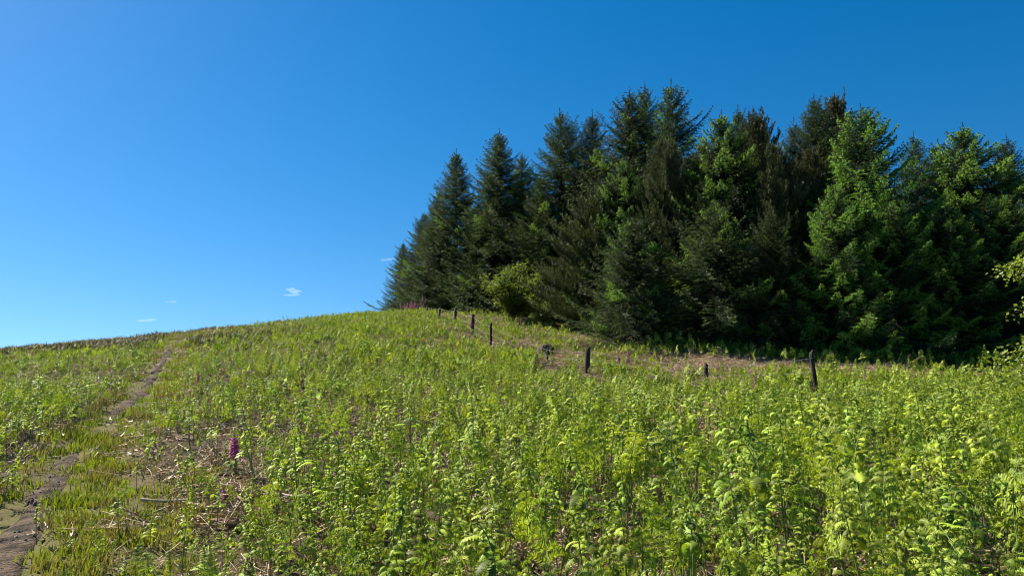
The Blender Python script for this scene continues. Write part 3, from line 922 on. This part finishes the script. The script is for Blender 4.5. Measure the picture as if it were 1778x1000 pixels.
def tree(kind, px, top, Y, label, rz=None, fat=1.0, cat='tree', name=None, group=WOOD):
    w_, c_, H = KINDS[kind]
    tip = at(px, top, Y)
    z0 = hz1(tip[0], Y) - .1
    s = (tip[2] - z0) / H
    rz = random.uniform(0, 6.3) if rz is None else rz
    o = bpy.data.objects.new(name or ('pine_tree' if kind.startswith('pine') else 'spruce_tree'), None)
    sc.collection.objects.link(o)
    xo = 0
    if kind == 'pine_lean': xo = -.12 * H * s; rz = 0
    o.location = (tip[0] + xo, Y, z0); o.rotation_euler = (0, 0, rz); o.scale = (s * fat * 1.2, s * fat * 1.2, s)
    tag(o, label, cat, group)
    for nm, me in (('trunk', w_), ('crown', c_)):
        a = bpy.data.objects.new(nm, me); a.parent = o; sc.collection.objects.link(a)
    return o
tree('dark_slim', 700, 418, 52.5, 'small dark spruce at the left end of the wood, leftmost of all the trees', fat=.9)
tree('dark_wide', 736, 366, 50, 'dark spruce second from the left end of the wood behind the foxglove cluster', fat=1.1)
tree('dark_slim', 792, 256, 46.5, 'tall pointed dark spruce third from the left end of the wood', fat=1.0)
tree('dark_wide', 762, 330, 47.5, 'spruce filling the slope of the left end between the second and third tops', fat=.95)
tree('dark_slim', 866, 222, 44.5, 'tall dense dark spruce with spiky top, left of the green shrub', fat=1.12)
tree('dark_slim', 830, 345, 45.0, 'lower dark spruce in front of the gap left of the spiky topped spruce', fat=1.2)
tree('dark_open', 907, 262, 46, 'half hidden spruce in the notch right of the spiky topped spruce', fat=1.1)
tree('dark_wide', 975, 186, 43, 'tall dark spruce rising above the light green shrub', fat=1.05)
tree('dark_slim', 940, 300, 41.5, 'dark spruce directly behind the light green shrub', fat=1.2)
tree('dark_slim', 1027, 190, 42, 'narrow pointed dark spruce right of the one above the shrub', fat=.95)
tree('dark_open', 1094, 150, 40, 'tall spruce, left one of the twin tops in the middle of the wood', fat=1.0)
tree('dark_open', 1120, 141, 41.5, 'tall spruce, right one of the twin tops in the middle of the wood', fat=.9)
tree('dark_open', 1165, 136, 38.5, 'tallest spruce of the wood with a dense dark pointed top', fat=.95)
tree('pine_b', 1150, 228, 34.5, 'olive brown pine standing in front of the tallest spruce', fat=.95)
tree('fresh_a', 1085, 270, 35.5, 'mid green spruce between the leaning pine and the olive brown pine', fat=.85)
tree('pine_lean', 1046, 306, 35.5, 'leaning olive pine with upright shoots right of the green shrub', fat=1.25)
tree('bushy', 1098, 372, 30.6, 'broad bushy dark green spruce at the front edge right of the leaning pine', fat=1.08)
tree('dark_wide', 1215, 240, 34, 'dark spruce in the gap right of the olive brown pine', fat=.9)
tree('fresh_a', 1250, 190, 33.5, 'spruce with a candle like top and bright green boughs near the middle', fat=.9)
tree('dark_wide', 1283, 180, 35.5, 'dark spruce right behind the one with the candle like top', fat=.85)
tree('pine_a', 1316, 186, 34.5, 'dark pine with thick finger like upright shoots at its top', fat=.9)
tree('pine_b', 1345, 235, 32, 'grey brown pine with a long column of upright shoots', fat=.9)
tree('dark_slim', 1379, 203, 36, 'small pointed spruce top between the grey brown pine and the brown spruce', fat=.8)
tree('dark_wide', 1413, 160, 34, 'tall dark spruce whose lower half is hidden by russet pine', fat=.9)
tree('pine_b', 1452, 150, 35.5, 'loose topped yellowish pine leaning to the right beside the tall dark spruce', fat=.8)
tree('pine_b', 1408, 245, 32.2, 'russet brown pine in front of the tall dark spruce', fat=.85)
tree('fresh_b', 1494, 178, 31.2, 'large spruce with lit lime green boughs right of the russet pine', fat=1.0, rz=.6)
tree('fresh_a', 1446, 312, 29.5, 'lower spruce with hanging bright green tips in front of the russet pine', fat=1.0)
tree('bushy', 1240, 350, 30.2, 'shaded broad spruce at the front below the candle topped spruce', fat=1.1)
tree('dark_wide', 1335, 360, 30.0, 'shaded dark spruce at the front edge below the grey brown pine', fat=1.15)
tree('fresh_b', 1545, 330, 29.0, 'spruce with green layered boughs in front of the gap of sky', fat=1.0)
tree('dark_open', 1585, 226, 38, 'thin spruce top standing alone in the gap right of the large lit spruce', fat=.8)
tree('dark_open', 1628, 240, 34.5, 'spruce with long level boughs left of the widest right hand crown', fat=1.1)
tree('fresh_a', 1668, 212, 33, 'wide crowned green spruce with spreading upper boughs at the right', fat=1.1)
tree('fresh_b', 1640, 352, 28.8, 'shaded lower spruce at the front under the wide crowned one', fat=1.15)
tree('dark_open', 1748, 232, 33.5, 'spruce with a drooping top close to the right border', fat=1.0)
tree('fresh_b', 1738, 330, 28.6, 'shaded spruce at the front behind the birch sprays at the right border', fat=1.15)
tree('dark_wide', 1815, 262, 30.5, 'dark spruce cut by the right border of the view', fat=1.1)
HB = 'spruces hidden inside the wood'
for (px, top, Y) in ((1000, 330, 47), (1180, 300, 44), (1330, 300, 43), (1430, 300, 42), (1530, 310, 42), (1700, 320, 41), (1960, 260, 30), (2100, 250, 32), (860, 330, 52)):
    tree('dark_wide', px, top, Y, 'dark spruce standing inside the wood behind the front trees', fat=1.1, group=HB)

# ---- broadleaf shrub and sapling
def broadleaf(seed, stems, H, R, nleaf, leaf, m_leaf, clump=.30, round_=True):
    r = np.random.default_rng(seed); wood = Geo(); cr = Geo()
    ends = []
    for i in range(stems):
        a = r.uniform(0, 6.3); l = H * r.uniform(.55, 1.0); out = R * r.uniform(.15, .95)
        s = np.linspace(0, 1, 7)
        P = np.column_stack([math.cos(a) * out * s ** 1.3, math.sin(a) * out * s ** 1.3, l * s * (1 - .18 * (out / R) * s)]) + r.normal(0, .02, (7, 3)) * s[:, None]
        wood.tube(P, np.linspace(.03, .006, 7), 5, 0)
        for k in range(9):
            u = r.uniform(.12, 1.0); b = np.array([np.interp(u, s, P[:, q]) for q in range(3)])
            d = nrm(np.array([r.normal(), r.normal(), r.uniform(-.1, .9)])); ll = r.uniform(.25, .6) * R * .55
            Q = b + d * np.linspace(0, 1, 5)[:, None] * ll
            wood.tube(Q, np.linspace(.009, .003, 5), 3, 0, False)
            ends.append((Q, d))
    v = []
    per = max(1, nleaf // len(ends))
    for Q, d in ends:
        for _ in range(per):
            u = r.uniform(.15, 1.1); c = Q[0] + (Q[-1] - Q[0]) * u + r.normal(0, clump * .32, 3)
            if c[2] < .08: c[2] = .08 + .1 * r.random()
            n_ = nrm(np.array([r.normal(0, .6), r.normal(0, .6), 1])); e = nrm(np.cross(n_, r.normal(size=3))); f = np.cross(n_, e)
            l = leaf * r.uniform(.6, 1.25)
            v.append([c, c + e * l * .5 + f * l * .33, c + e * l - n_ * l * .15, c + e * l * .5 - f * l * .33])
    cr.quads(np.array(v), 0)
    return wood.mesh('stem', [M['bark']], True), cr.mesh('foliage', [m_leaf])
def shrub(name, label, px, Y, mesh, rz=0, s=(1, 1, 1), cat='shrub', x=None, tiltY=0):
    X = (px - 889) / F * Y if x is None else x
    o = bpy.data.objects.new(name, None); sc.collection.objects.link(o)
    o.location = (X, Y, hz1(X, Y) - .05); o.rotation_euler = (0, tiltY, rz); o.scale = s
    tag(o, label, cat)
    for nm, me in zip(('stem', 'foliage'), mesh):
        a = bpy.data.objects.new(nm, me); a.parent = o; sc.collection.objects.link(a)
sh1 = broadleaf(50, 16, 2.9, 1.45, 9000, .085, M['shrub'])
shrub('green_shrub', 'rounded light green leafy shrub growing at the foot of the dark spruces', 895, 37.5, sh1, s=(1.5, 1.5, 1.1))
sh2 = broadleaf(51, 10, 1.7, 1.0, 3500, .085, M['sapling'])
shrub('low_shrub', 'small yellow green leafy shrub between the rounded shrub and the leaning pine', 943, 36.0, sh2, s=(1, 1, 1))
# birch sapling reaching in from the right border
def sprays():
    r = np.random.default_rng(77); wood = Geo(); cr = Geo(); v = []
    wood.tube([[0, 0, 0], [.05, 0, 1.2], [0, .05, 2.6], [-.05, 0, 3.9]], [.05, .04, .025, .008], 7, 0)
    br = []
    for k in range(26):
        z = r.uniform(.9, 3.7); a = r.uniform(0, 6.3)
        br.append((z, a, r.uniform(.5, 1.1)))
    br += [(1.55, math.pi, 1.25), (1.6, math.pi + .25, 1.0), (2.3, math.pi - .1, .85), (2.45, math.pi + .3, .8), (1.45, math.pi - .3, 1.05)]
    for z, a, L in br:
        s = np.linspace(0, 1, 7); d = np.array([math.cos(a), math.sin(a), .25])
        P = np.array([0, 0, z]) + d * s[:, None] * L + np.array([0, 0, -.28 * L]) * (s[:, None] ** 2)
        wood.tube(P, np.linspace(.014, .003, 7), 4, 0, False)
        for _ in range(int(95 * L)):
            u = r.uniform(.25, 1.02); c = np.array([np.interp(u, s, P[:, q]) for q in range(3)]) + r.normal(0, .07, 3)
            n_ = nrm(np.array([r.normal(0, .8), r.normal(0, .8), .8])); e = nrm(np.cross(n_, r.normal(size=3))); f = np.cross(n_, e)
            l = .07 * r.uniform(.7, 1.25)
            v.append([c, c + e * l * .45 + f * l * .38, c + e * l, c + e * l * .45 - f * l * .38])
    cr.quads(np.array(v), 0)
    return wood.mesh('stem', [M['bark']], True), cr.mesh('foliage', [M['sapling']])
shrub('birch_sapling', 'young birch with sunlit leafy sprays reaching in at the right border', 1850, 13.0, sprays(), cat='sapling')
# upright tuft of broad yellow-green fronds by the right border
def frondtuft():
    r = np.random.default_rng(78); st = Geo(); cr = Geo(); v = []
    for k in range(26):
        a = r.uniform(0, 6.3); ln = r.uniform(.1, .55); L = r.uniform(.7, 1.15)
        s = np.linspace(0, 1, 9); d = np.array([math.cos(a) * ln, math.sin(a) * ln, 1])
        P = d * s[:, None] * L + np.array([math.cos(a), math.sin(a), -.6]) * (s[:, None] ** 2.5) * .18
        st.tube(P, np.linspace(.007, .002, 9), 3, 0, False)
        T = nrm(np.gradient(P, axis=0)); bi = nrm(np.cross(T, [math.cos(a), math.sin(a), .2]))
        for j in np.arange(1.5, 8.0, .33):
            c = np.array([np.interp(j, range(9), P[:, q]) for q in range(3)]); i = int(j)
            wl = .11 * math.sin(min(1, j / 8) * math.pi * .86) + .015
            for sd in (-1, 1):
                e = nrm(bi[i] * sd + T[i] * .5) * wl
                v.append([c - T[i] * .018, c + T[i] * .018, c + e * .9 + T[i] * .012, c + e * .9 - T[i] * .01])
    cr.quads(np.array(v), 0)
    return st.mesh('stem', [M['stalk']]), cr.mesh('foliage', [M['sapling']])
shrub('fern_clump', 'upright yellow green fern clump below the birch sprays at the right border', 1762, 17.5, frondtuft(), cat='fern')

# individual bracken plants standing up against the dark wood along the bank
BK = [(1432, 600, 27.0), (1508, 604, 26.6), (1545, 604, 26.4), (1600, 606, 26.0), (1618, 608, 26.2), (1712, 596, 24.5), (1735, 606, 24.3),
      (1392, 598, 27.2), (1335, 590, 27.6), (1305, 588, 27.8), (1180, 574, 28.6), (1200, 577, 28.4), (1160, 573, 28.6), (1140, 571, 28.8)]
bl = ['first', 'second']
words = ['green bracken sprig with two forked fronds just right of the leaning fence post',
         'green bracken sprig on the brown bank beside bent pale stalks, left of the bushy pair',
         'feathery bracken plant on the brown bank just left of the leaning dead stalks',
         'left one of two bushy bracken plants on the brown bank',
         'right one of two bushy bracken plants on the brown bank',
         'tall thin bracken sprig with a forked top before the dark wood',
         'low bracken sprig between the tall thin sprig and the fern clump',
         'thin bracken sprig just above left of the leaning fence post',
         'bracken sprig against the dark wood above the brown bank, left half of its top edge',
         'small bracken sprig left of the dead stalk heap, against black shade']
for i, (px, py, Y) in enumerate(BK):
    tp = at(px, py, Y); X = tp[0]; z0 = hz1(X, Y); h_ = min(1.1, max(.55, tp[2] - z0))
    k = [3, 6, 9, 7, 1, 6, 9, 13, 6, 3, 1, 7, 6, 3][i]
    o = bpy.data.objects.new('bracken_fern', None); sc.collection.objects.link(o)
    o.location = (X, Y, z0); o.rotation_euler = (0, 0, [1.6, 1.4, 1.8, 1.2, 1.9, 1.5, 1.7][i % 7]); o.scale = (h_, h_, h_)
    lab = words[i] if i < 10 else 'bracken sprig in the leafy row at the foot of the broad bushy spruce'
    tag(o, lab, 'fern', 'bracken sprigs along the wood edge')
    a = bpy.data.objects.new('stalk', near_st[k]); a.parent = o; sc.collection.objects.link(a)
    b = bpy.data.objects.new('frond', near_fr[k]); b.parent = o; sc.collection.objects.link(b)

# ------------------------------------------------------------------ fence
def post_mesh(seed, w_, h, slant):
    r = np.random.default_rng(seed); g = Geo()
    n = 9; k = 10
    zs = np.linspace(-.35, h, n)
    th = np.arange(k) * 2 * math.pi / k
    rings = []
    prof = w_ / 2 * (1 + .16 * (np.abs(np.cos(th * 2)) - .5)) * (1 + r.normal(0, .05, k))
    for i, z in enumerate(zs):
        p = prof * (1 + r.normal(0, .035, k)) * (1.06 - .08 * i / n)
        off = np.array([.012 * math.sin(z * 3 + seed), .01 * math.cos(z * 2.3 + seed)])
        zz = z + (slant * np.cos(th) * w_ if i == n - 1 else 0) + (r.normal(0, .012, k) if i == n - 1 else 0)
        rings.append(np.column_stack([p * np.cos(th) + off[0], p * np.sin(th) + off[1], np.broadcast_to(zz, k)]))
    b = g.verts(np.concatenate(rings))
    for i in range(n - 1):
        for j in range(k):
            g.Q.append(np.array([[b + i * k + j, b + i * k + (j + 1) % k, b + (i + 1) * k + (j + 1) % k, b + (i + 1) * k + j]])); g.QM.append(np.array([0]))
    c = g.verts([[rings[-1][:, 0].mean(), rings[-1][:, 1].mean(), h + .008]])
    for j in range(k):
        g.T.append(np.array([[b + (n - 1) * k + j, b + (n - 1) * k + (j + 1) % k, c]])); g.TM.append(np.array([0]))
    return g.mesh('post', [M['post']])
fence = ob('wire_fence', None)
tag(fence, 'old wire fence of dark weathered wooden posts crossing the bracken up to the wood', 'fence')
plab = {0: 'leaning dark post at the right end of the line', 1: 'short upright post in the deep bracken', 2: 'thick flat topped post',
        3: 'thin post below the dark turf clump'}
tops = []
for i, (px, py, Y, (lx, ly), w_, h) in enumerate(POSTS):
    w_ = w_ * (1.3 if i == 2 else 1.05)
    tp = at(px, py, Y)
    R_ = Euler((-lx, ly if False else -ly, 0))
    up = Vector((0, 0, 1)); up.rotate(R_)
    base = Vector(tp) - up * h
    gz = hz1(base.x, base.y)
    # keep the top where the photo has it; the foot goes down to the ground
    h2 = max(.7, tp[2] - gz)
    base = Vector(tp) - up * h2
    p = ob('post', post_mesh(600 + i, w_, h2, [.5, -.3, .1, .4][i % 4]), fence, base, R_)
    if i in plab: p['label'] = plab[i]
    tops.append((base, up, h2))
wg = Geo()
for frac in (.86, .55, .28):
    for (b0, u0, h0), (b1, u1, h1) in zip(tops[:-1], tops[1:]):
        A = b0 + u0 * h0 * frac; B = b1 + u1 * h1 * frac
        A = A + Vector((0, -.065, 0)); B = B + Vector((0, -.065, 0))
        s = np.linspace(0, 1, 9)
        P = np.array(A)[None] * (1 - s[:, None]) + np.array(B)[None] * s[:, None]
        P[:, 2] -= .06 * np.sin(s * math.pi)
        wg.tube(P, np.full(9, .004), 4, 0, False)
ob('wire', wg.mesh('wire', [M['wire']]), fence)

# ------------------------------------------------------------------ turf clump, stones, logs, dead stalks
def lump(seed, size, m, rough=.25, sub=3):
    import bmesh
    bm = bmesh.new(); bmesh.ops.create_icosphere(bm, subdivisions=sub, radius=1)
    r = np.random.default_rng(seed)
    dirs = nrm(r.normal(size=(14, 3))); amp = r.uniform(-1, 1, 14)
    for v in bm.verts:
        p = np.array(v.co); f = 1 + rough * sum(a * max(0, float(p @ d)) ** 3 for a, d in zip(amp, dirs)) + r.normal(0, .03)
        v.co = Vector((p[0] * f * size[0], p[1] * f * size[1], p[2] * f * size[2]))
    me = bpy.data.meshes.new('lump'); bm.to_mesh(me); bm.free(); me.materials.append(m)
    for p in me.polygons: p.use_smooth = False
    return me
def put(name, me, px, py, Y, label, cat, rot=(0, 0, 0), dz=None):
    q = at(px, py, Y)
    z = q[2] if dz is None else hz1(q[0], Y) + dz
    o = ob(name, me, None, (q[0], Y, z), rot); tag(o, label, cat); return o
# overhanging clump of dark turf beside the fence
tc = at(950, 598, 28.2); tcx = tc[0]; tcz = hz1(tcx, 28.2)
turf = ob('turf_clump', lump(70, (.27, .25, max(.24, (tc[2] - tcz) * .5)), M['turf'], .55), None, (tcx + .02, 28.2, tcz + (tc[2] - tcz) * .45))
tag(turf, 'dark overhanging clump of peaty turf just behind a thin fence post', 'turf clump')
hg = tuft(71, 40, .12, .22, 0, .008, 1.1)
hc = ob('heather', hg.mesh('heather', [M['drygrass']]), turf, (0, 0, max(.2, (tc[2] - tcz) * .45)))
for i, (px, py, Y, sz, lab) in enumerate([
    (1464, 672, 20.2, (.34, .16, .09), 'flat pale stone in the bracken right of the leaning post'),
    (1548, 668, 19.6, (.17, .14, .11), 'round grey stone at the right end of the low peat edge'),
    (1516, 680, 19.4, (.30, .15, .08), 'flat tan slab of rock left of the round grey stone'),
    (1408, 684, 20.0, (.16, .12, .10), 'small grey stone at the foot of the leaning post')]):
    put('stone', lump(80 + i, sz, M['stone'], .4), px, py, Y, lab, 'stone', (0, 0, i), dz=.16)
put('dark_lump', lump(90, (.34, .2, .16), M['turf'], .5), 1325, 678, 20.6, 'dark lump put in for a shaded hollow in the bracken between two fence posts', 'clod', dz=.14)  # lump coloured dark to stand for the shade in a hollow
put('dark_lump', lump(91, (.5, .22, .14), M['turf'], .5), 1535, 672, 20.0, 'dark strip of bare peat under the round grey stone', 'clod', dz=.08)
put('dark_lump', lump(92, (.55, .3, .2), M['turf'], .5), 1135, 655, 22.6, 'long dark mossy clod left of the short upright post', 'clod', dz=.1)
def log_mesh(seed, L, rad, branches=2):
    r = np.random.default_rng(seed); g = Geo(); s = np.linspace(0, 1, 10)
    P = np.column_stack([s * L - L / 2, .05 * L * np.sin(s * 4 + seed), .02 * L * np.sin(s * 7 + seed)])
    g.tube(P, rad * (1 - .45 * s) * (1 + r.normal(0, .06, 10)), 8, 0)
    for k in range(branches):
        u = r.uniform(.3, .9); b = np.array([np.interp(u, s, P[:, q]) for q in range(3)])
        d = nrm(np.array([.6, r.normal(0, .6), r.uniform(.2, .8)])); g.tube(b + d * np.linspace(0, 1, 5)[:, None] * L * .28, np.linspace(rad * .4, .004, 5), 5, 0)
    return g.mesh('log', [M['deadwood']], True)
h_ = hit(360, 872)
for i, (px, py, L, rad, rz, lab) in enumerate([
    (372, 868, 1.3, .016, .35, 'long thin bleached stick lying in the thin bracken below the small pink foxglove'),
    (480, 870, .8, .022, -.5, 'short thick bleached branch at the lower left among dead stalks'),
    (250, 905, .55, .015, -.2, 'pale bit of stick lying on the grass right of the path'),
    (1745, 930, 1.1, .028, .5, 'pale fallen branch under the ferns at the lower right corner'),
    (1540, 905, .7, .018, -.4, 'thin pale stick on the dark ground between near fern stalks'),
    (935, 660, 1.0, .03, .1, 'pale fallen branch in the bracken below the thin fence post')]):
    q = hit(px, py)
    o = ob('fallen_branch', log_mesh(110 + i, L, rad), None, (q[0], q[1], q[2] + rad + .03), (0, 0, rz)); tag(o, lab, 'branch')
# bent pale dead stalks sticking up on the bank
def stalks(seed, n, L):
    r = np.random.default_rng(seed); g = Geo()
    for _ in range(n):
        a = r.normal(0, .35); tilt = r.uniform(.5, 1.05); l = L * r.uniform(.5, 1)
        s = np.linspace(0, 1, 6); b = np.array([r.normal(0, .15), r.normal(0, .1), 0])
        d = np.array([math.sin(tilt) * math.cos(a), math.sin(tilt) * math.sin(a), math.cos(tilt)])
        P = b + d * s[:, None] * l; P[:, 2] -= .12 * l * s ** 3
        g.tube(P, np.linspace(.009, .004, 6), 4, 0)
    return g.mesh('dead_stalks', [M['straw']])
for i, (px, Y, n, L, rz, lab) in enumerate([
    (1560, 26.2, 9, 1.1, 0, 'leaning spray of pale dead stalks against the dark wood, left of the bushy bracken pair'),
    (1425, 26.6, 10, .9, .2, 'heap of bent straw coloured stalks just right of the leaning post'),
    (1255, 27.4, 8, .9, 2.2, 'crossed pale dead stalks at the left part of the brown bank'),
    (1300, 27.2, 9, .9, .5, 'crossed pale dead stalks at the middle of the brown bank'),
    (1195, 27.6, 7, 1.0, 1.2, 'two tall thin dead stems at the left end of the brown bank')]):
    X = (px - 889) / F * Y
    tag(ob('dead_stalks', stalks(130 + i, n, L), None, (X, Y, hz1(X, Y) + .05), (0, 0, rz)), lab, 'dead stalks')
# white scrap and dead twig on the skyline
X = (502 - 889) / F * 47
def twig(seed, L):
    r = np.random.default_rng(seed); g = Geo(); s = np.linspace(0, 1, 6)
    for k in range(5):
        a = r.uniform(-1.2, 1.2); l = L * r.uniform(.5, 1)
        P = np.column_stack([np.sin(a) * s * l + (k - 2) * .12, .1 * s * r.normal(), np.cos(a) * s * l])
        g.tube(P, np.linspace(.02, .007, 6), 4, 0)
    return g.mesh('twig', [M['bark']])

# loose grit and small stones on the trodden path
pm = [lump(170 + i, (.5, .4, .3), M['stone'], .35, 1) for i in range(4)]
rp = np.random.default_rng(60)
q_ = rp.random(520); seg_ = np.linalg.norm(np.diff(PATH, axis=0), axis=1); cs_ = np.concatenate([[0], np.cumsum(seg_)])
PX = np.interp(q_ * cs_[-1], cs_, PATH[:, 0]) + rp.normal(0, .09, 520); PY = np.interp(q_ * cs_[-1], cs_, PATH[:, 1]) + rp.normal(0, .05, 520)
scatter('path_grit', pm, np.column_stack([PX, PY, hz(PX, PY) + .03]), rp.uniform(0, 6, (520, 3)), rp.uniform(.01, .045, 520) * rp.uniform(.5, 1.3, 520), rp.integers(0, 4, 520),
        label='small loose stones and grit on the earth path', cat='grit')
# ------------------------------------------------------------------ foxgloves
def foxglove(seed, full=True):
    r = np.random.default_rng(seed); st, fl, bd, lf = Geo(), Geo(), Geo(), Geo()
    s = np.linspace(0, 1, 10); P = np.column_stack([.03 * np.sin(s * 3 + seed), .03 * s, s * 1.0])
    st.tube(P, np.linspace(.009, .003, 10), 5, 0)
    n = 46
    for k in range(n):
        u = .42 + .40 * k / n; b = np.array([np.interp(u, s, P[:, q]) for q in range(3)])
        a = k * 2.4 + r.normal(0, .3); o = np.array([math.cos(a), math.sin(a), 0])
        L = .05 * (1 - .45 * k / n); d = nrm(o + np.array([0, 0, -.75]))
        q = b + np.outer(np.array([0, .15, .4, .8, 1.05]) * L, d) + o * .006
        fl.tube(q, np.array([.004, .008, .011, .014, .019]) * (1 - .4 * k / n), 6, 0, False)
    for k in range(26):
        u = .82 + .18 * k / 26; b = np.array([np.interp(u, s, P[:, q]) for q in range(3)])
        a = k * 2.4; o = np.array([math.cos(a), math.sin(a), .1]); L = .022 * (1.1 - k / 26)
        bd.tube(b + np.outer([0, .5, 1], o * L), np.array([.003, .0065, .002]) * (1.2 - .6 * k / 26), 5, 0)
    for k in range(14):
        a = r.uniform(0, 6.3); z = r.uniform(.0, .36); L = .2 * (1 - z * 1.6); o = np.array([math.cos(a), math.sin(a), 0]); p = np.array([-o[1], o[0], 0])
        b = np.array([0, 0, z]); m = b + o * L * .5 + np.array([0, 0, .05]); e = b + o * L - np.array([0, 0, .02])
        lf.quads([[b, m + p * L * .2, e, m - p * L * .2]], 0)
    return (st.mesh('stem', [M['stalk']]), fl.mesh('flower_spike', [M['foxpink']], True), bd.mesh('bud_tip', [M['foxbud']], True), lf.mesh('leaves', [M['shrub']]))
FX = [foxglove(500 + i) for i in range(3)]
def fox(px, py, Y, label, group='foxgloves on the hillside', minh=.7, maxh=1.7, k=None, hh=.85):
    """py: the pixel row of the tip"""
    if Y is None:
        q = hit(px, py, hh); Y = q[1]
    tp = at(px, py, Y); z0 = hz1(tp[0], Y); h_ = float(np.clip(tp[2] - z0, minh, maxh))
    o = bpy.data.objects.new('foxglove', None); sc.collection.objects.link(o)
    o.location = (tp[0], Y, z0); fw = (.75 if 'cluster' in group or 'low in the bracken' in label else 1.25 if 'largest flower' in label else 1.0) * (h_ if h_ > 1 else 1.0); o.scale = (fw, fw, h_); o.rotation_euler = (random.uniform(-.06, .06), random.uniform(-.06, .06), random.uniform(0, 6))
    tag(o, label, 'foxglove', group)
    for nm, me in zip(('stem', 'flower_spike', 'bud_tip', 'leaves'), FX[random.randrange(3) if k is None else k]):
        a = bpy.data.objects.new(nm, me); a.parent = o; sc.collection.objects.link(a)
fox(408, 742, None, 'deep purple foxglove in the left foreground, largest flower spike of all', hh=.52, minh=.45)
fox(388, 845, None, 'small pink foxglove low in the bracken under the largest purple one', minh=.22, hh=.22)
fox(343, 640, None, 'slender pink foxglove on the left slope right of the path', hh=.5, minh=.45)
fox(884, 538, 37, 'pink foxglove standing alone before the rounded green shrub')
fox(905, 553, 34.5, 'short pink foxglove just below right of the one before the rounded shrub')
fox(1076, 598, 25.2, 'dark pink foxglove right of the flat topped post, left one of two')
fox(1090, 601, 25.0, 'dark pink foxglove right of the flat topped post, right one of two')
fox(968, 645, None, 'single dark pink foxglove in the bracken below the thin post')
fox(1310, 642, None, 'small pink foxglove between the short post and the leaning post')
fox(1500, 636, None, 'pink foxglove below the brown bank right of the leaning post')
fox(824, 541, 31.8, 'bright pink foxglove growing against a fence post in mid slope')
fox(818, 549, 31.3, 'short pink foxglove beside the bright one at the mid slope post')
CL = 'foxglove cluster at the left end of the wood'
rf = np.random.default_rng(8)
for i in range(24):
    px = 694 + 40 * rf.random() ** .8; Y = rf.uniform(42.5, 47.5)
    fox(px, 519 + 16 * rf.random() - (px - 697) * .10, Y, 'pink foxglove in the dense cluster at the left foot of the wood', CL, .8, 1.5)
fox(732, 508, 44.5, 'tallest pink foxglove at the right side of the dense cluster', CL, .8, 1.9)

# skyline details: dark twigs and thistles
for i, (px, Y, L, lab) in enumerate([(502, 43, .8, 'dark dead twigs leaning on the left skyline'), (528, 43, .7, 'thin dark upright stem on the left skyline'), (664, 52, .7, 'dark dead twigs on the skyline left of the wood')]):
    X = (px - 889) / F * Y
    tag(ob('dead_twigs', twig(150 + i, L * .9), None, (X, Y, hz1(X, Y)), (0, 0, .3 * i)), lab, 'twigs')

# ------------------------------------------------------------------ small clouds far off
def cloud_mat():
    m, t = mat('thin_cloud'); out = N(t, 'OutputMaterial')
    v = N(t, 'VolumePrincipled'); v.inputs['Color'].default_value = (1, 1, 1, 1); v.inputs['Density'].default_value = .008
    v.inputs['Anisotropy'].default_value = .2
    t.links.new(v.outputs[0], out.inputs['Volume']); return m
CM = cloud_mat()
def cloud(px, py, wpx, hpx, label, blobs, dens=1.0):
    D = 1500.0; c = at(px, py, D); sx = wpx / F * D / 2; sz = hpx / F * D / 2
    import bmesh
    bm = bmesh.new()
    for (bx, bz, bw, bh) in blobs:
        g = bmesh.ops.create_icosphere(bm, subdivisions=3, radius=1)
        for v in g['verts']:
            f = 1 + .18 * math.sin(v.co.x * 5 + bx * 9) + .12 * math.sin(v.co.z * 7 + v.co.x * 3)
            v.co = Vector(((v.co.x * bw * f + bx) * sx, v.co.y * f * sz * 1.5, (v.co.z * bh * f + bz) * sz + .12 * sz * math.sin(v.co.x * 3)))
    me = bpy.data.meshes.new('cloud'); bm.to_mesh(me); bm.free(); me.materials.append(CM)
    tag(ob('cloud', me, None, c), label, 'cloud', 'small clouds over the hill')
cloud(509, 507, 30, 17, 'small white wispy cloud above the middle of the left skyline', [(-.3, .55, .5, .3), (.25, .1, .7, .36), (0, -.55, 1.0, .22)])
cloud(673, 451, 26, 9, 'thin cloud wisp just left of the leftmost spruce', [(-.2, 0, .8, .45), (.4, .25, .6, .35)])
cloud(255, 556, 34, 10, 'faint pale cloud low over the left skyline', [(-.2, -.1, .8, .4), (.4, .2, .6, .4)])
cloud(299, 524, 20, 7, 'tiniest faint cloud, above right of the pale low one', [(0, 0, 1, .5)])
